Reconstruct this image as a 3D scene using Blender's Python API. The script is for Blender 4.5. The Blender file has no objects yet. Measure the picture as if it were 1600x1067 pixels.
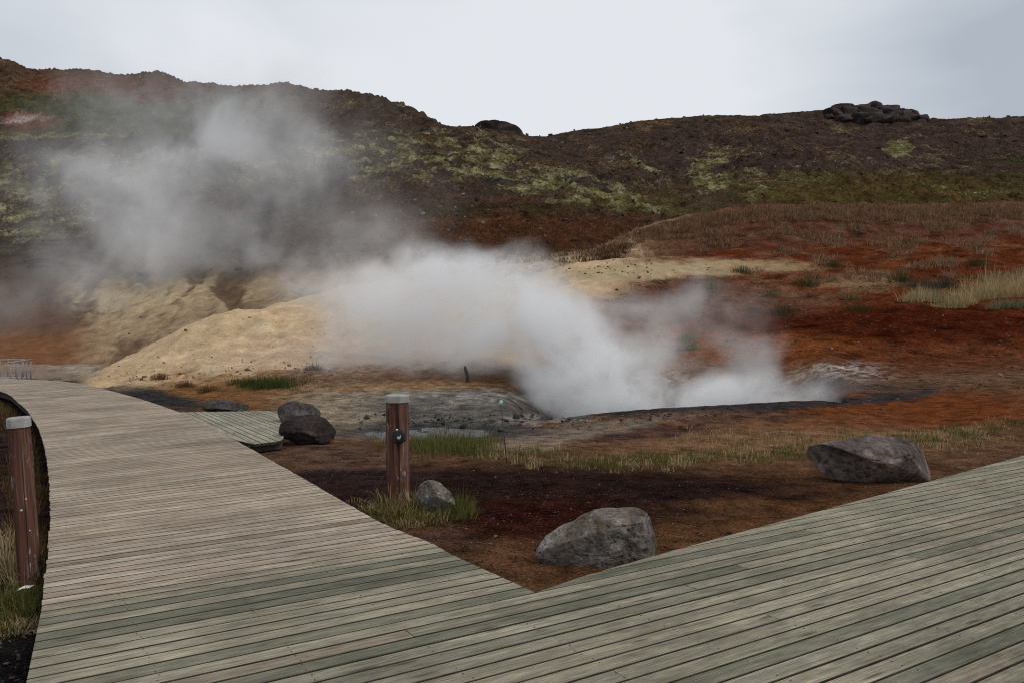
import bpy, bmesh, math, random
import numpy as np
from mathutils import Vector, Matrix

# ------------------------------------------------------------------ camera, light
scene = bpy.context.scene
COL = scene.collection
F = 1244.444          # focal length in photo pixels (28 mm on 36 mm, 1600 px wide)
CX, HY = 800.0, 520.0  # principal column, horizon row
EYE = 1.6

cam_data = bpy.data.cameras.new("camera")
cam_data.lens = 28.0
cam_data.sensor_width = 36.0
cam_data.shift_y = -(533.5 - HY) / 1600.0
cam_data.clip_start = 0.05
cam_data.clip_end = 3000.0
cam = bpy.data.objects.new("camera", cam_data)
cam.location = (0, 0, EYE)
cam.rotation_euler = (math.radians(90), 0, 0)
COL.objects.link(cam)
scene.camera = cam

SUN_EL, SUN_AZ = 54.0, 118.0     # high soft light through the cloud, from the right and behind the viewer
world = bpy.data.worlds.new("World")
scene.world = world
world.use_nodes = True
wn, wl = world.node_tree.nodes, world.node_tree.links
wn.clear()
w_out = wn.new("ShaderNodeOutputWorld")
w_mix = wn.new("ShaderNodeMixShader")
w_sky = wn.new("ShaderNodeTexSky")
w_sky.sky_type = 'NISHITA'
w_sky.sun_disc = False
w_sky.sun_elevation = math.radians(SUN_EL)
w_sky.sun_rotation = math.radians(SUN_AZ)
w_bg1 = wn.new("ShaderNodeBackground")
w_bg1.inputs[1].default_value = 0.1
w_bg2 = wn.new("ShaderNodeBackground")
w_bg2.inputs[1].default_value = 0.9
w_tc = wn.new("ShaderNodeTexCoord")
w_map = wn.new("ShaderNodeMapping")
w_map.inputs['Location'].default_value = (0.35, 0.15, 0.0)
w_map.inputs['Scale'].default_value = (1.0, 1.0, 2.4)
w_noise = wn.new("ShaderNodeTexNoise")
w_noise.inputs['Scale'].default_value = 1.5
w_noise.inputs['Detail'].default_value = 5.0
w_noise.inputs['Roughness'].default_value = 0.45
w_noise.inputs['Distortion'].default_value = 0.4
w_ramp = wn.new("ShaderNodeValToRGB")
w_ramp.color_ramp.elements[0].position = 0.33
w_ramp.color_ramp.elements[0].color = (0.50, 0.55, 0.622, 1)
w_ramp.color_ramp.elements[1].position = 0.62
w_ramp.color_ramp.elements[1].color = (0.90, 0.928, 0.97, 1)
wl.new(w_tc.outputs['Generated'], w_map.inputs[0])
wl.new(w_map.outputs[0], w_noise.inputs['Vector'])
w_dot = wn.new("ShaderNodeVectorMath"); w_dot.operation = 'DOT_PRODUCT'
w_dot.inputs[1].default_value = (0.06, 0.955, 0.29)
wl.new(w_tc.outputs['Generated'], w_dot.inputs[0])
w_glow = wn.new("ShaderNodeMapRange")
w_glow.interpolation_type = 'SMOOTHSTEP'
for _i, _q in enumerate((0.82, 1.0, -0.12, 0.10)):
    w_glow.inputs[_i + 1].default_value = _q
wl.new(w_dot.outputs['Value'], w_glow.inputs[0])
w_add = wn.new("ShaderNodeMath"); w_add.operation = 'ADD'
wl.new(w_noise.outputs[0], w_add.inputs[0])
wl.new(w_glow.outputs[0], w_add.inputs[1])
wl.new(w_add.outputs[0], w_ramp.inputs[0])
wl.new(w_ramp.outputs[0], w_bg2.inputs[0])
wl.new(w_sky.outputs[0], w_bg1.inputs[0])
w_mix.inputs[0].default_value = 0.93
wl.new(w_bg1.outputs[0], w_mix.inputs[1])
wl.new(w_bg2.outputs[0], w_mix.inputs[2])
wl.new(w_mix.outputs[0], w_out.inputs[0])

sun_data = bpy.data.lights.new("sun", 'SUN')
sun_data.energy = 1.35
sun_data.angle = math.radians(28)
sun_data.color = (1.0, 0.93, 0.82)
sun = bpy.data.objects.new("sun", sun_data)
_el, _az = math.radians(SUN_EL), math.radians(SUN_AZ)
_sd = Vector((math.sin(_az) * math.cos(_el), math.cos(_az) * math.cos(_el), math.sin(_el)))
sun.rotation_euler = _sd.to_track_quat('Z', 'Y').to_euler()
sun.location = (20, -10, 40)
COL.objects.link(sun)

scene.view_settings.view_transform = 'Standard'
scene.view_settings.look = 'None'
scene.view_settings.gamma = 1.0
scene.view_settings.use_curve_mapping = False
scene.view_settings.exposure = 0.0
scene.cycles.use_denoising = True
scene.cycles.denoising_prefilter = 'NONE'
scene.cycles.max_bounces = 12
scene.cycles.diffuse_bounces = 3
scene.cycles.volume_bounces = 10
scene.cycles.filter_width = 1.1
scene.cycles.volume_max_steps = 256
scene.cycles.transparent_max_bounces = 16

# ------------------------------------------------------------------ numpy helpers
rng = np.random.default_rng(7)
random.seed(7)


def sm(a, b, x):
    t = np.clip((x - a) / (b - a), 0, 1)
    return t * t * (3 - 2 * t)


def _h(ix, iy, iz, seed):
    n = (ix.astype(np.int64) * 374761393 + iy.astype(np.int64) * 668265263 + iz.astype(np.int64) * 2147483647 + seed * 974634777) & 0xFFFFFFFF
    n = ((n ^ (n >> 13)) * 1274126177) & 0xFFFFFFFF
    n = ((n ^ (n >> 16)) * 2246822519) & 0xFFFFFFFF
    return n ^ (n >> 15)


def noise2(x, y, seed=0):
    x0, y0 = np.floor(x), np.floor(y)
    fx, fy = x - x0, y - y0
    ux, uy = fx * fx * fx * (fx * (fx * 6 - 15) + 10), fy * fy * fy * (fy * (fy * 6 - 15) + 10)
    out = 0
    z = np.zeros_like(x0)
    for dx in (0, 1):
        for dy in (0, 1):
            a = _h(x0 + dx, y0 + dy, z, seed) * (2 * math.pi / 4294967296.0)
            g = np.cos(a) * (fx - dx) + np.sin(a) * (fy - dy)
            out = out + g * (ux if dx else 1 - ux) * (uy if dy else 1 - uy)
    return out * 1.45


def fbm2(x, y, octv=5, seed=0, gain=0.5, lac=2.03, ridged=False):
    a, s, tot = 1.0, 0.0, 0.0
    for o in range(octv):
        n = noise2(x + 17.3 * o, y - 9.1 * o, seed + o * 13)
        if ridged:
            n = 1 - 2 * np.abs(n)
        s = s + a * n
        tot += a
        a *= gain
        x, y = x * lac, y * lac
    return s / tot


def noise3(x, y, z, seed=0):
    x0, y0, z0 = np.floor(x), np.floor(y), np.floor(z)
    fx, fy, fz = x - x0, y - y0, z - z0
    u, v, w = [f * f * (3 - 2 * f) for f in (fx, fy, fz)]
    out = 0
    for dx in (0, 1):
        for dy in (0, 1):
            for dz in (0, 1):
                h = _h(x0 + dx, y0 + dy, z0 + dz, seed)
                g = ((h & 1023) / 511.5 - 1) * (fx - dx) + (((h >> 10) & 1023) / 511.5 - 1) * (fy - dy) + (((h >> 20) & 1023) / 511.5 - 1) * (fz - dz)
                out = out + g * (u if dx else 1 - u) * (v if dy else 1 - v) * (w if dz else 1 - w)
    return out * 1.3


def fbm3(p, octv=4, seed=0, gain=0.5, ridged=False):
    x, y, z = p[:, 0], p[:, 1], p[:, 2]
    a, s, tot = 1.0, 0.0, 0.0
    for o in range(octv):
        n = noise3(x + 3.7 * o, y - 1.9 * o, z + 8.3 * o, seed + 31 * o)
        if ridged:
            n = 1 - 2 * np.abs(n)
        s = s + a * n
        tot += a
        a *= gain
        x, y, z = x * 2.03, y * 2.03, z * 2.03
    return s / tot


def pchip_slopes(x, y):
    """x, y: (K, N). Monotone cubic slopes."""
    h = np.diff(x, axis=0)
    m = np.diff(y, axis=0) / h
    d = np.zeros_like(y)
    w1 = 2 * h[1:] + h[:-1]
    w2 = h[1:] + 2 * h[:-1]
    ok = (m[:-1] * m[1:]) > 0
    with np.errstate(divide='ignore', invalid='ignore'):
        hm = (w1 + w2) / (w1 / m[:-1] + w2 / m[1:])
    d[1:-1] = np.where(ok, hm, 0)
    d[0], d[-1] = m[0], m[-1]
    return d


# ------------------------------------------------------------------ object helpers
def tag(o, label=None, cat=None, group=None, kind=None):
    if label:
        o["label"] = label
    if cat:
        o["category"] = cat
    if group:
        o["group"] = group
    if kind:
        o["kind"] = kind
    return o


def empty(name, loc=(0, 0, 0), rz=0.0, **kw):
    o = bpy.data.objects.new(name, None)
    o.location = loc
    o.rotation_euler = (0, 0, rz)
    o.empty_display_size = 0.1
    COL.objects.link(o)
    return tag(o, **kw)


def mesh_obj(name, verts, faces, mat, parent=None, smooth=False, colors=None, loc=(0, 0, 0), rz=0.0):
    """verts (N,3) array, faces: (M,3|4) int array or list of tuples."""
    me = bpy.data.meshes.new(name)
    verts = np.asarray(verts, dtype=np.float32)
    if isinstance(faces, np.ndarray):
        k = faces.shape[1]
        me.vertices.add(len(verts))
        me.vertices.foreach_set("co", verts.ravel())
        me.loops.add(faces.size)
        me.loops.foreach_set("vertex_index", faces.astype(np.int32).ravel())
        me.polygons.add(len(faces))
        me.polygons.foreach_set("loop_start", np.arange(0, faces.size, k, dtype=np.int32))
        me.update(calc_edges=True)
        me.validate()
    else:
        me.from_pydata([tuple(map(float, v)) for v in verts], [], faces)
        me.update()
    if smooth:
        me.polygons.foreach_set("use_smooth", np.ones(len(me.polygons), dtype=bool))
    if colors is not None:
        at = me.color_attributes.new("Col", 'FLOAT_COLOR', 'POINT')
        c = np.ones((len(verts), 4), dtype=np.float32)
        c[:, :np.shape(colors)[1]] = colors
        at.data.foreach_set("color", c.ravel())
    me.materials.append(mat)
    o = bpy.data.objects.new(name, me)
    COL.objects.link(o)
    o.location = loc
    o.rotation_euler = (0, 0, rz)
    if parent is not None:
        o.parent = parent
    return o


def bm_obj(name, bm, mat, parent=None, smooth=False, loc=(0, 0, 0), rot=(0, 0, 0)):
    me = bpy.data.meshes.new(name)
    bm.normal_update()
    bm.to_mesh(me)
    bm.free()
    if smooth:
        me.polygons.foreach_set("use_smooth", np.ones(len(me.polygons), dtype=bool))
    me.materials.append(mat)
    o = bpy.data.objects.new(name, me)
    COL.objects.link(o)
    o.location = loc
    o.rotation_euler = rot
    if parent is not None:
        o.parent = parent
    return o


def P(px, py, d):
    """world point seen at photo pixel px,py at depth d"""
    return np.array(((px - CX) / F * d, d, EYE + (HY - py) / F * d))


def G(px, py, z=0.0):
    """world point on the level z seen at px,py"""
    d = (EYE - z) * F / (py - HY)
    return np.array(((px - CX) / F * d, d, z))


# ------------------------------------------------------------------ materials
class NT:
    def __init__(self, name):
        self.m = bpy.data.materials.new(name)
        self.m.use_nodes = True
        self.t = self.m.node_tree
        self.n, self.l = self.t.nodes, self.t.links
        self.bsdf = self.n.get("Principled BSDF")
        self.out = self.n.get("Material Output")

    def node(self, kind, **inp):
        x = self.n.new(kind)
        for k, v in inp.items():
            self.set(x, k, v)
        return x

    def set(self, x, k, v):
        s = x.inputs[k if not k.startswith('_') else int(k[1:])]
        if isinstance(v, bpy.types.NodeSocket):
            self.l.new(v, s)
        else:
            s.default_value = v

    def noise(self, vec, scale, detail=4, rough=0.55, dist=0.0):
        x = self.node("ShaderNodeTexNoise", Scale=scale, Detail=detail, Roughness=rough, Distortion=dist)
        self.l.new(vec, x.inputs['Vector'])
        return x.outputs[0]

    def voro(self, vec, scale, feature='F1', out=0, rand=1.0):
        x = self.node("ShaderNodeTexVoronoi", Scale=scale, Randomness=rand)
        x.feature = feature
        self.l.new(vec, x.inputs['Vector'])
        return x.outputs[out]

    def ramp(self, fac, stops, interp='LINEAR'):
        x = self.n.new("ShaderNodeValToRGB")
        cr = x.color_ramp
        cr.interpolation = interp
        while len(cr.elements) < len(stops):
            cr.elements.new(0.5)
        for e, (p, c) in zip(cr.elements, stops):
            e.position = p
            e.color = (*c, 1) if not isinstance(c, (int, float)) else (c, c, c, 1)
        self.l.new(fac, x.inputs[0])
        return x.outputs[0]

    def math(self, op, a, b=None, c=None, clamp=False):
        x = self.n.new("ShaderNodeMath")
        x.operation = op
        x.use_clamp = clamp
        for i, v in enumerate((a, b, c)):
            if v is not None:
                self.set(x, '_%d' % i, v)
        return x.outputs[0]

    def mrange(self, v, a, b, c, d, smooth=False):
        x = self.n.new("ShaderNodeMapRange")
        if smooth:
            x.interpolation_type = 'SMOOTHSTEP'
        self.set(x, '_0', v)
        for i, q in enumerate((a, b, c, d)):
            x.inputs[i + 1].default_value = q
        return x.outputs[0]

    def mix(self, fac, a, b, blend='MIX'):
        x = self.n.new("ShaderNodeMix")
        x.data_type = 'RGBA'
        x.blend_type = blend
        for s, v in ((0, fac), (6, a), (7, b)):
            if isinstance(v, bpy.types.NodeSocket):
                self.l.new(v, x.inputs[s])
            elif isinstance(v, (tuple, list)):
                x.inputs[s].default_value = (*v, 1)
            else:
                x.inputs[s].default_value = v
        return x.outputs[2]

    def mapping(self, vec, scale=(1, 1, 1), loc=(0, 0, 0)):
        x = self.node("ShaderNodeMapping", Scale=scale)
        self.set(x, 'Location', loc)
        self.l.new(vec, x.inputs[0])
        return x.outputs[0]

    def bump(self, h, strength=0.5, dist=0.02, normal=None):
        x = self.node("ShaderNodeBump", Strength=strength, Distance=dist, Height=h)
        if normal is not None:
            self.l.new(normal, x.inputs['Normal'])
        return x.outputs[0]

    def done(self, color, rough=0.9, normal=None, spec=0.3, metal=0.0):
        b = self.bsdf
        self.set(b, 'Base Color', color if isinstance(color, bpy.types.NodeSocket) else (*color, 1))
        self.set(b, 'Roughness', rough)
        self.set(b, 'Specular IOR Level', spec)
        self.set(b, 'Metallic', metal)
        if normal is not None:
            self.l.new(normal, b.inputs['Normal'])
        return self.m

    def tc(self, name='Object'):
        return self.node("ShaderNodeTexCoord").outputs[name]

    def attr(self, name='Col'):
        x = self.n.new("ShaderNodeAttribute")
        x.attribute_name = name
        return x.outputs[0]


def gray(nt, v):
    x = nt.n.new("ShaderNodeCombineColor")
    for i in range(3):
        nt.l.new(v, x.inputs[i])
    return x.outputs[0]


def mat_terrain(name, fine, mid, bump_d, stone_scale, stone_amt, moss=False, con=1.0):
    nt = NT(name)
    co = nt.tc()
    at = nt.n.new("ShaderNodeAttribute")
    at.attribute_name = "Col"
    col = at.outputs[0]
    a = nt.noise(co, mid, 8, 0.70, 0.2)
    b = nt.noise(co, fine, 6, 0.72)
    va = nt.mrange(a, 0.3, 0.7, 1 - 0.65 * con, 1 + 0.65 * con)
    vb = nt.mrange(b, 0.3, 0.7, 1 - 0.7 * con, 1 + 0.7 * con)
    if moss:
        mn = nt.noise(co, fine * 0.6, 8, 0.75, 0.4)
        mm = nt.mrange(nt.math('ADD', nt.math('MULTIPLY', at.outputs['Alpha'], 0.62), nt.math('SUBTRACT', mn, 0.5)), 0.33, 0.46, 0, 0.92)
        mcol = nt.ramp(a, [(0.3, (0.13, 0.11, 0.04)), (0.5, (0.24, 0.21, 0.095)), (0.68, (0.36, 0.335, 0.19))])
        col = nt.mix(mm, col, mcol)
    col = nt.mix(1.0, col, gray(nt, va), 'MULTIPLY')
    col = nt.mix(1.0, col, gray(nt, vb), 'MULTIPLY')
    vc = nt.node("ShaderNodeTexVoronoi", Scale=stone_scale)
    nt.l.new(co, vc.inputs['Vector'])
    rnd = nt.n.new("ShaderNodeSeparateColor")
    nt.l.new(vc.outputs['Color'], rnd.inputs[0])
    pick = nt.math('MULTIPLY', nt.mrange(rnd.outputs[0], 0.66, 0.72, 0, 1), nt.mrange(vc.outputs[0], 0.42, 0.3, 0, 1))
    pick = nt.math('MULTIPLY', pick, stone_amt)
    tone = nt.mrange(rnd.outputs[1], 0, 1, 0.25, 2.0)
    st = nt.mix(0.35, nt.mix(1.0, col, gray(nt, tone), 'MULTIPLY'), nt.mix(1.0, (0.09, 0.08, 0.075), gray(nt, tone), 'MULTIPLY'))
    col = nt.mix(pick, col, st)
    hgt = nt.math('ADD', nt.math('MULTIPLY', a, 2.0), nt.math('ADD', nt.math('MULTIPLY', b, 0.9), nt.math('MULTIPLY', pick, 0.6)))
    nm = nt.bump(hgt, 1.0, bump_d)
    return nt.done(col, 1.0, nm, 0.0)


M = {}
M['ground'] = mat_terrain("ground_soil", 42.0, 3.4, 0.06, 24.0, 0.95, False, 1.2)
M['mound'] = mat_terrain("mound_clay", 14.0, 1.1, 0.06, 7.0, 0.25, False, 0.42)
M['slope'] = mat_terrain("red_slope_soil", 10.0, 0.9, 0.16, 5.0, 0.7, False, 1.15)
M['hill'] = mat_terrain("hill_scree", 4.6, 0.55, 0.6, 2.0, 0.95, True, 1.1)


def mat_rock(name, c1, c2, c3, scale, bump_d=0.02, lichen=None, pit=0.0):
    nt = NT(name)
    co = nt.tc()
    a = nt.noise(co, scale, 8, 0.65, 0.4)
    b = nt.noise(co, scale * 7, 6, 0.7)
    col = nt.ramp(a, [(0.3, c1), (0.5, c2), (0.72, c3)])
    col = nt.mix(1.0, col, gray(nt, nt.mrange(b, 0.3, 0.7, 0.2, 1.8)), 'MULTIPLY')
    hgt = nt.math('ADD', a, nt.math('MULTIPLY', b, 0.5))
    if lichen:
        lm = nt.math('MULTIPLY', nt.mrange(nt.voro(co, scale * 4), 0.36, 0.22, 0, 1), nt.mrange(nt.noise(co, scale * 1.7, 3), 0.46, 0.56, 0, 1))
        col = nt.mix(nt.math('MULTIPLY', lm, 0.75), col, lichen)
    big = nt.noise(co, scale * 0.8, 3, 0.5, 0.6)
    col = nt.mix(1.0, col, gray(nt, nt.mrange(big, 0.35, 0.65, 0.6, 1.35)), 'MULTIPLY')
    if pit:
        pv = nt.voro(co, scale * 9)
        pm = nt.math('MULTIPLY', nt.mrange(pv, 0.30, 0.16, 0, 1), nt.mrange(nt.noise(co, scale * 2.2, 3), 0.5, 0.62, 0, 1))
        hgt = nt.math('SUBTRACT', hgt, nt.math('MULTIPLY', pm, pit))
        col = nt.mix(nt.math('MULTIPLY', pm, 0.6), col, (0.035, 0.027, 0.022))
    nm = nt.bump(hgt, 1.0, bump_d)
    return nt.done(col, 0.88, nm, 0.25)


M['boulder_pitted'] = mat_rock("boulder_pitted", (0.15, 0.095, 0.05), (0.17, 0.142, 0.118), (0.30, 0.27, 0.245), 2.6, 0.08, (0.3, 0.28, 0.25), 0.9)
M['boulder_grey'] = mat_rock("boulder_grey", (0.075, 0.056, 0.05), (0.135, 0.105, 0.095), (0.30, 0.235, 0.205), 1.8, 0.07, (0.2, 0.15, 0.12), 0.3)
M['boulder_lichen'] = mat_rock("boulder_lichen", (0.09, 0.075, 0.06), (0.14, 0.12, 0.1), (0.2, 0.17, 0.14), 5.0, 0.02, (0.42, 0.4, 0.36), 0.3)
M['boulder_dark'] = mat_rock("boulder_dark", (0.04, 0.03, 0.028), (0.062, 0.054, 0.053), (0.11, 0.095, 0.092), 2.4, 0.03, None, 0.6)
M['boulder_red'] = mat_rock("boulder_red", (0.02, 0.013, 0.012), (0.034, 0.022, 0.021), (0.07, 0.045, 0.042), 2.4, 0.04, None, 0.6)
M['outcrop'] = mat_rock("outcrop_rock", (0.022, 0.014, 0.011), (0.04, 0.026, 0.022), (0.075, 0.052, 0.044), 0.45, 0.15, None, 0.3)


def mat_attr(name, rough=0.9, var=0.35, scale=30.0):
    nt = NT(name)
    n = nt.noise(nt.tc(), scale, 3)
    col = nt.mix(1.0, nt.attr(), gray(nt, nt.mrange(n, 0.3, 0.7, 1 - var, 1 + var)), 'MULTIPLY')
    return nt.done(col, rough, None, 0.2)


M['stones'] = mat_attr("stone_bits")


def mat_grass():
    nt = NT("grass_blades")
    d = nt.n.new("ShaderNodeBsdfDiffuse")
    t = nt.n.new("ShaderNodeBsdfTranslucent")
    m = nt.n.new("ShaderNodeMixShader")
    m.inputs[0].default_value = 0.3
    c = nt.attr()
    nt.l.new(c, d.inputs[0])
    nt.l.new(c, t.inputs[0])
    nt.l.new(d.outputs[0], m.inputs[1])
    nt.l.new(t.outputs[0], m.inputs[2])
    nt.l.new(m.outputs[0], nt.out.inputs[0])
    return nt.m


M['grass'] = mat_grass()


def mat_plank(name, tones, streak, stain_scale, rough=0.62):
    """weathered boards: grain along local X, a tone per board, knots and weather stains"""
    nt = NT(name)
    co = nt.tc()
    oi = nt.n.new("ShaderNodeObjectInfo")
    off = nt.n.new("ShaderNodeVectorMath")
    off.operation = 'MULTIPLY_ADD'
    comb = nt.n.new("ShaderNodeCombineXYZ")
    for i in range(3):
        nt.l.new(oi.outputs['Random'], comb.inputs[i])
    nt.l.new(comb.outputs[0], off.inputs[0])
    off.inputs[1].default_value = (137.0, 59.0, 23.0)
    nt.l.new(co, off.inputs[2])
    v = off.outputs[0]
    base = nt.ramp(oi.outputs['Random'], tones)
    grain = nt.noise(nt.mapping(v, (1.6, 55, 55)), 1.0, 5, 0.65, 0.3)
    broad = nt.noise(nt.mapping(v, (0.9, 7, 7)), 1.0, 4, 0.6)
    col = nt.mix(1.0, base, gray(nt, nt.mrange(grain, 0.28, 0.72, 0.55, 1.38)), 'MULTIPLY')
    col = nt.mix(nt.mrange(broad, 0.42, 0.72, 0.0, 0.85), col, streak)
    fib = nt.noise(nt.mapping(v, (5, 190, 190)), 1.0, 3, 0.6)
    col = nt.mix(1.0, col, gray(nt, nt.mrange(fib, 0.3, 0.7, 0.72, 1.28)), 'MULTIPLY')
    mot = nt.noise(nt.mapping(v, (7, 22, 22)), 1.0, 6, 0.7)
    col = nt.mix(1.0, col, gray(nt, nt.mrange(mot, 0.32, 0.68, 0.72, 1.22)), 'MULTIPLY')
    # knots
    kv = nt.node("ShaderNodeTexVoronoi", Scale=1.0)
    nt.l.new(nt.mapping(v, (1.5, 9, 9)), kv.inputs['Vector'])
    sep = nt.n.new("ShaderNodeSeparateColor")
    nt.l.new(kv.outputs['Color'], sep.inputs[0])
    km = nt.math('MULTIPLY', nt.mrange(nt.math('ADD', kv.outputs[0], nt.math('MULTIPLY', nt.math('SUBTRACT', grain, 0.5), 0.25)), 0.16, 0.06, 0, 1), nt.mrange(sep.outputs[0], 0.25, 0.3, 0, 1))
    col = nt.mix(nt.math('MULTIPLY', km, 0.8), col, (0.075, 0.055, 0.04))
    # weather stains lying across boards
    geo = nt.n.new("ShaderNodeNewGeometry")
    st = nt.noise(geo.outputs['Position'], stain_scale, 5, 0.6, 0.3)
    col = nt.mix(1.0, col, gray(nt, nt.mrange(st, 0.3, 0.7, 0.72, 1.25)), 'MULTIPLY')
    crack = nt.noise(nt.mapping(v, (0.8, 38, 38)), 1.0, 3, 0.5)
    cm = nt.mrange(crack, 0.68, 0.74, 0, 0.55)
    col = nt.mix(cm, col, (0.06, 0.05, 0.04))
    hgt = nt.math('SUBTRACT', grain, nt.math('MULTIPLY', cm, 1.0))
    nm = nt.bump(hgt, 0.6, 0.004)
    return nt.done(col, 0.8, nm, 0.08)


M['plank_tan'] = mat_plank("plank_tan", [(0.0, (0.26, 0.205, 0.15)), (0.12, (0.36, 0.29, 0.215)), (0.4, (0.42, 0.345, 0.26)), (0.7, (0.375, 0.305, 0.23)), (0.9, (0.45, 0.385, 0.305)), (1.0, (0.32, 0.26, 0.2))], (0.26, 0.205, 0.16), 0.8)
M['plank_green'] = mat_plank("plank_green", [(0.0, (0.145, 0.143, 0.105)), (0.07, (0.18, 0.175, 0.125)), (0.11, (0.268, 0.24, 0.172)), (0.45, (0.31, 0.276, 0.2)), (0.7, (0.28, 0.256, 0.187)), (0.84, (0.325, 0.28, 0.207)), (0.93, (0.255, 0.208, 0.146)), (1.0, (0.22, 0.215, 0.158))], (0.19, 0.178, 0.132), 0.9)
M['plank_pale'] = mat_plank("plank_pale", [(0.0, (0.30, 0.285, 0.215)), (0.5, (0.36, 0.345, 0.27)), (0.8, (0.27, 0.21, 0.15)), (1.0, (0.39, 0.37, 0.30))], (0.25, 0.25, 0.19), 0.9)


def mat_simple(name, c, rough=0.6, spec=0.4, nscale=8.0, var=0.25, bump=0.0, metal=0.0):
    nt = NT(name)
    n = nt.noise(nt.tc(), nscale, 5, 0.6)
    col = nt.mix(1.0, c, gray(nt, nt.mrange(n, 0.3, 0.7, 1 - var, 1 + var)), 'MULTIPLY')
    return nt.done(col, rough, nt.bump(n, 0.5, bump) if bump else None, spec, metal)


M['plank_edge_shade'] = mat_simple("plank_edge_shade", (0.05, 0.042, 0.032), 0.9, 0.1, 9, 0.4)  # near-black board edges: grime plus gap shade painted into the colour
M['joist'] = mat_simple("joist_timber", (0.06, 0.048, 0.036), 0.9, 0.2, 6)
M['screw'] = mat_simple("screw_steel", (0.035, 0.03, 0.028), 0.5, 0.4, 20)
M['cap'] = mat_simple("post_cap_paint", (0.33, 0.32, 0.295), 0.65, 0.4, 14, 0.22, 0.003)
M['black_plastic'] = mat_simple("black_plastic", (0.012, 0.012, 0.014), 0.45, 0.4, 30, 0.2)
M['white_plastic'] = mat_simple("white_plastic", (0.75, 0.75, 0.74), 0.4, 0.5, 30, 0.05)
M['emblem'] = mat_simple("emblem_print", (0.5, 0.52, 0.53), 0.5, 0.4, 40, 0.1)
M['plate'] = mat_simple("dark_plate", (0.03, 0.028, 0.03), 0.5, 0.4, 30, 0.3)
M['old_wood'] = mat_simple("old_stake_wood", (0.035, 0.028, 0.024), 0.9, 0.2, 12, 0.4, 0.01)
M['rail'] = mat_simple("rail_paint", (0.27, 0.25, 0.25), 0.6, 0.3, 6, 0.15)
M['rod'] = mat_simple("rod_iron", (0.05, 0.045, 0.042), 0.6, 0.4, 20, 0.3)
M['tag_glass'] = mat_simple("reflector_tag", (0.3, 0.5, 0.46), 0.25, 0.6, 15, 0.35)
M['paper'] = mat_simple("paper_scrap", (0.7, 0.69, 0.66), 0.8, 0.2, 20, 0.1)


def mat_post():
    nt = NT("post_stained_wood")
    co = nt.tc()
    g1 = nt.noise(nt.mapping(co, (14, 14, 0.9)), 1.0, 6, 0.65, 0.8)
    g2 = nt.noise(nt.mapping(co, (60, 60, 2.5)), 1.0, 4, 0.6)
    col = nt.ramp(g1, [(0.3, (0.05, 0.018, 0.012)), (0.48, (0.105, 0.04, 0.024)), (0.6, (0.15, 0.068, 0.046)), (0.7, (0.27, 0.205, 0.17))])
    col = nt.mix(1.0, col, gray(nt, nt.mrange(g2, 0.3, 0.7, 0.55, 1.35)), 'MULTIPLY')
    fl = nt.noise(nt.mapping(co, (22, 22, 7)), 1.0, 5, 0.7, 1.2)
    geo = nt.n.new("ShaderNodeNewGeometry")
    patch = nt.noise(nt.mapping(co, (9, 9, 2.2)), 1.0, 2)
    fm = nt.math('MULTIPLY', nt.mrange(fl, 0.56, 0.6, 0, 1), nt.mrange(patch, 0.5, 0.6, 0, 0.8))
    col = nt.mix(fm, col, (0.38, 0.34, 0.31))
    ck = nt.noise(nt.mapping(co, (26, 26, 0.5)), 1.0, 2)
    cm = nt.mrange(ck, 0.61, 0.66, 0, 0.85)
    col = nt.mix(cm, col, (0.012, 0.008, 0.006))
    h = nt.math('SUBTRACT', g2, nt.math('MULTIPLY', cm, 2.0))
    return nt.done(col, 0.75, nt.bump(h, 0.7, 0.006), 0.3)


M['post'] = mat_post()


def mat_water(name, c, rough):
    nt = NT(name)
    n = nt.noise(nt.tc(), 6.0, 4, 0.5)
    n2 = nt.noise(nt.tc(), 1.1, 5, 0.6)
    col = nt.mix(nt.mrange(n2, 0.4, 0.62, 0, 1), c, tuple(x * 0.6 for x in c))
    return nt.done(col, rough, nt.bump(n, 0.25, 0.01), 0.25)


M['mud_water'] = mat_water("mud_water", (0.085, 0.085, 0.088), 0.4)
M['pool_water'] = mat_water("pool_water", (0.22, 0.22, 0.23), 0.25)

# ------------------------------------------------------------------ terrain
# Cross-sections of the land: for every bearing (photo column) a chain of ground points
# (depth m, height m) from the camera's feet to behind the skyline.


def zy(d, y):
    return EYE + (HY - y) * d / F


def zl(d, z):
    return z


SKY = [(-900, 130), (-300, 112), (0, 105), (22, 110), (40, 119), (60, 122), (100, 121), (150, 122), (165, 127), (190, 132), (212, 131), (225, 127), (245, 126), (262, 130),
       (285, 140), (320, 143), (350, 146), (372, 148), (410, 147), (450, 143), (475, 149), (500, 156), (515, 155), (540, 156), (580, 163), (600, 167), (640, 180),
       (665, 192), (690, 205), (720, 206), (745, 207), (815, 213), (822, 218), (850, 218), (870, 214), (900, 208), (950, 202), (1000, 193), (1050, 189), (1100, 185),
       (1140, 184), (1165, 186), (1200, 183), (1240, 179), (1290, 176), (1320, 176), (1380, 184), (1430, 190), (1470, 191), (1500, 189), (1560, 188), (1600, 186), (1900, 196), (2500, 230)]

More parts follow.
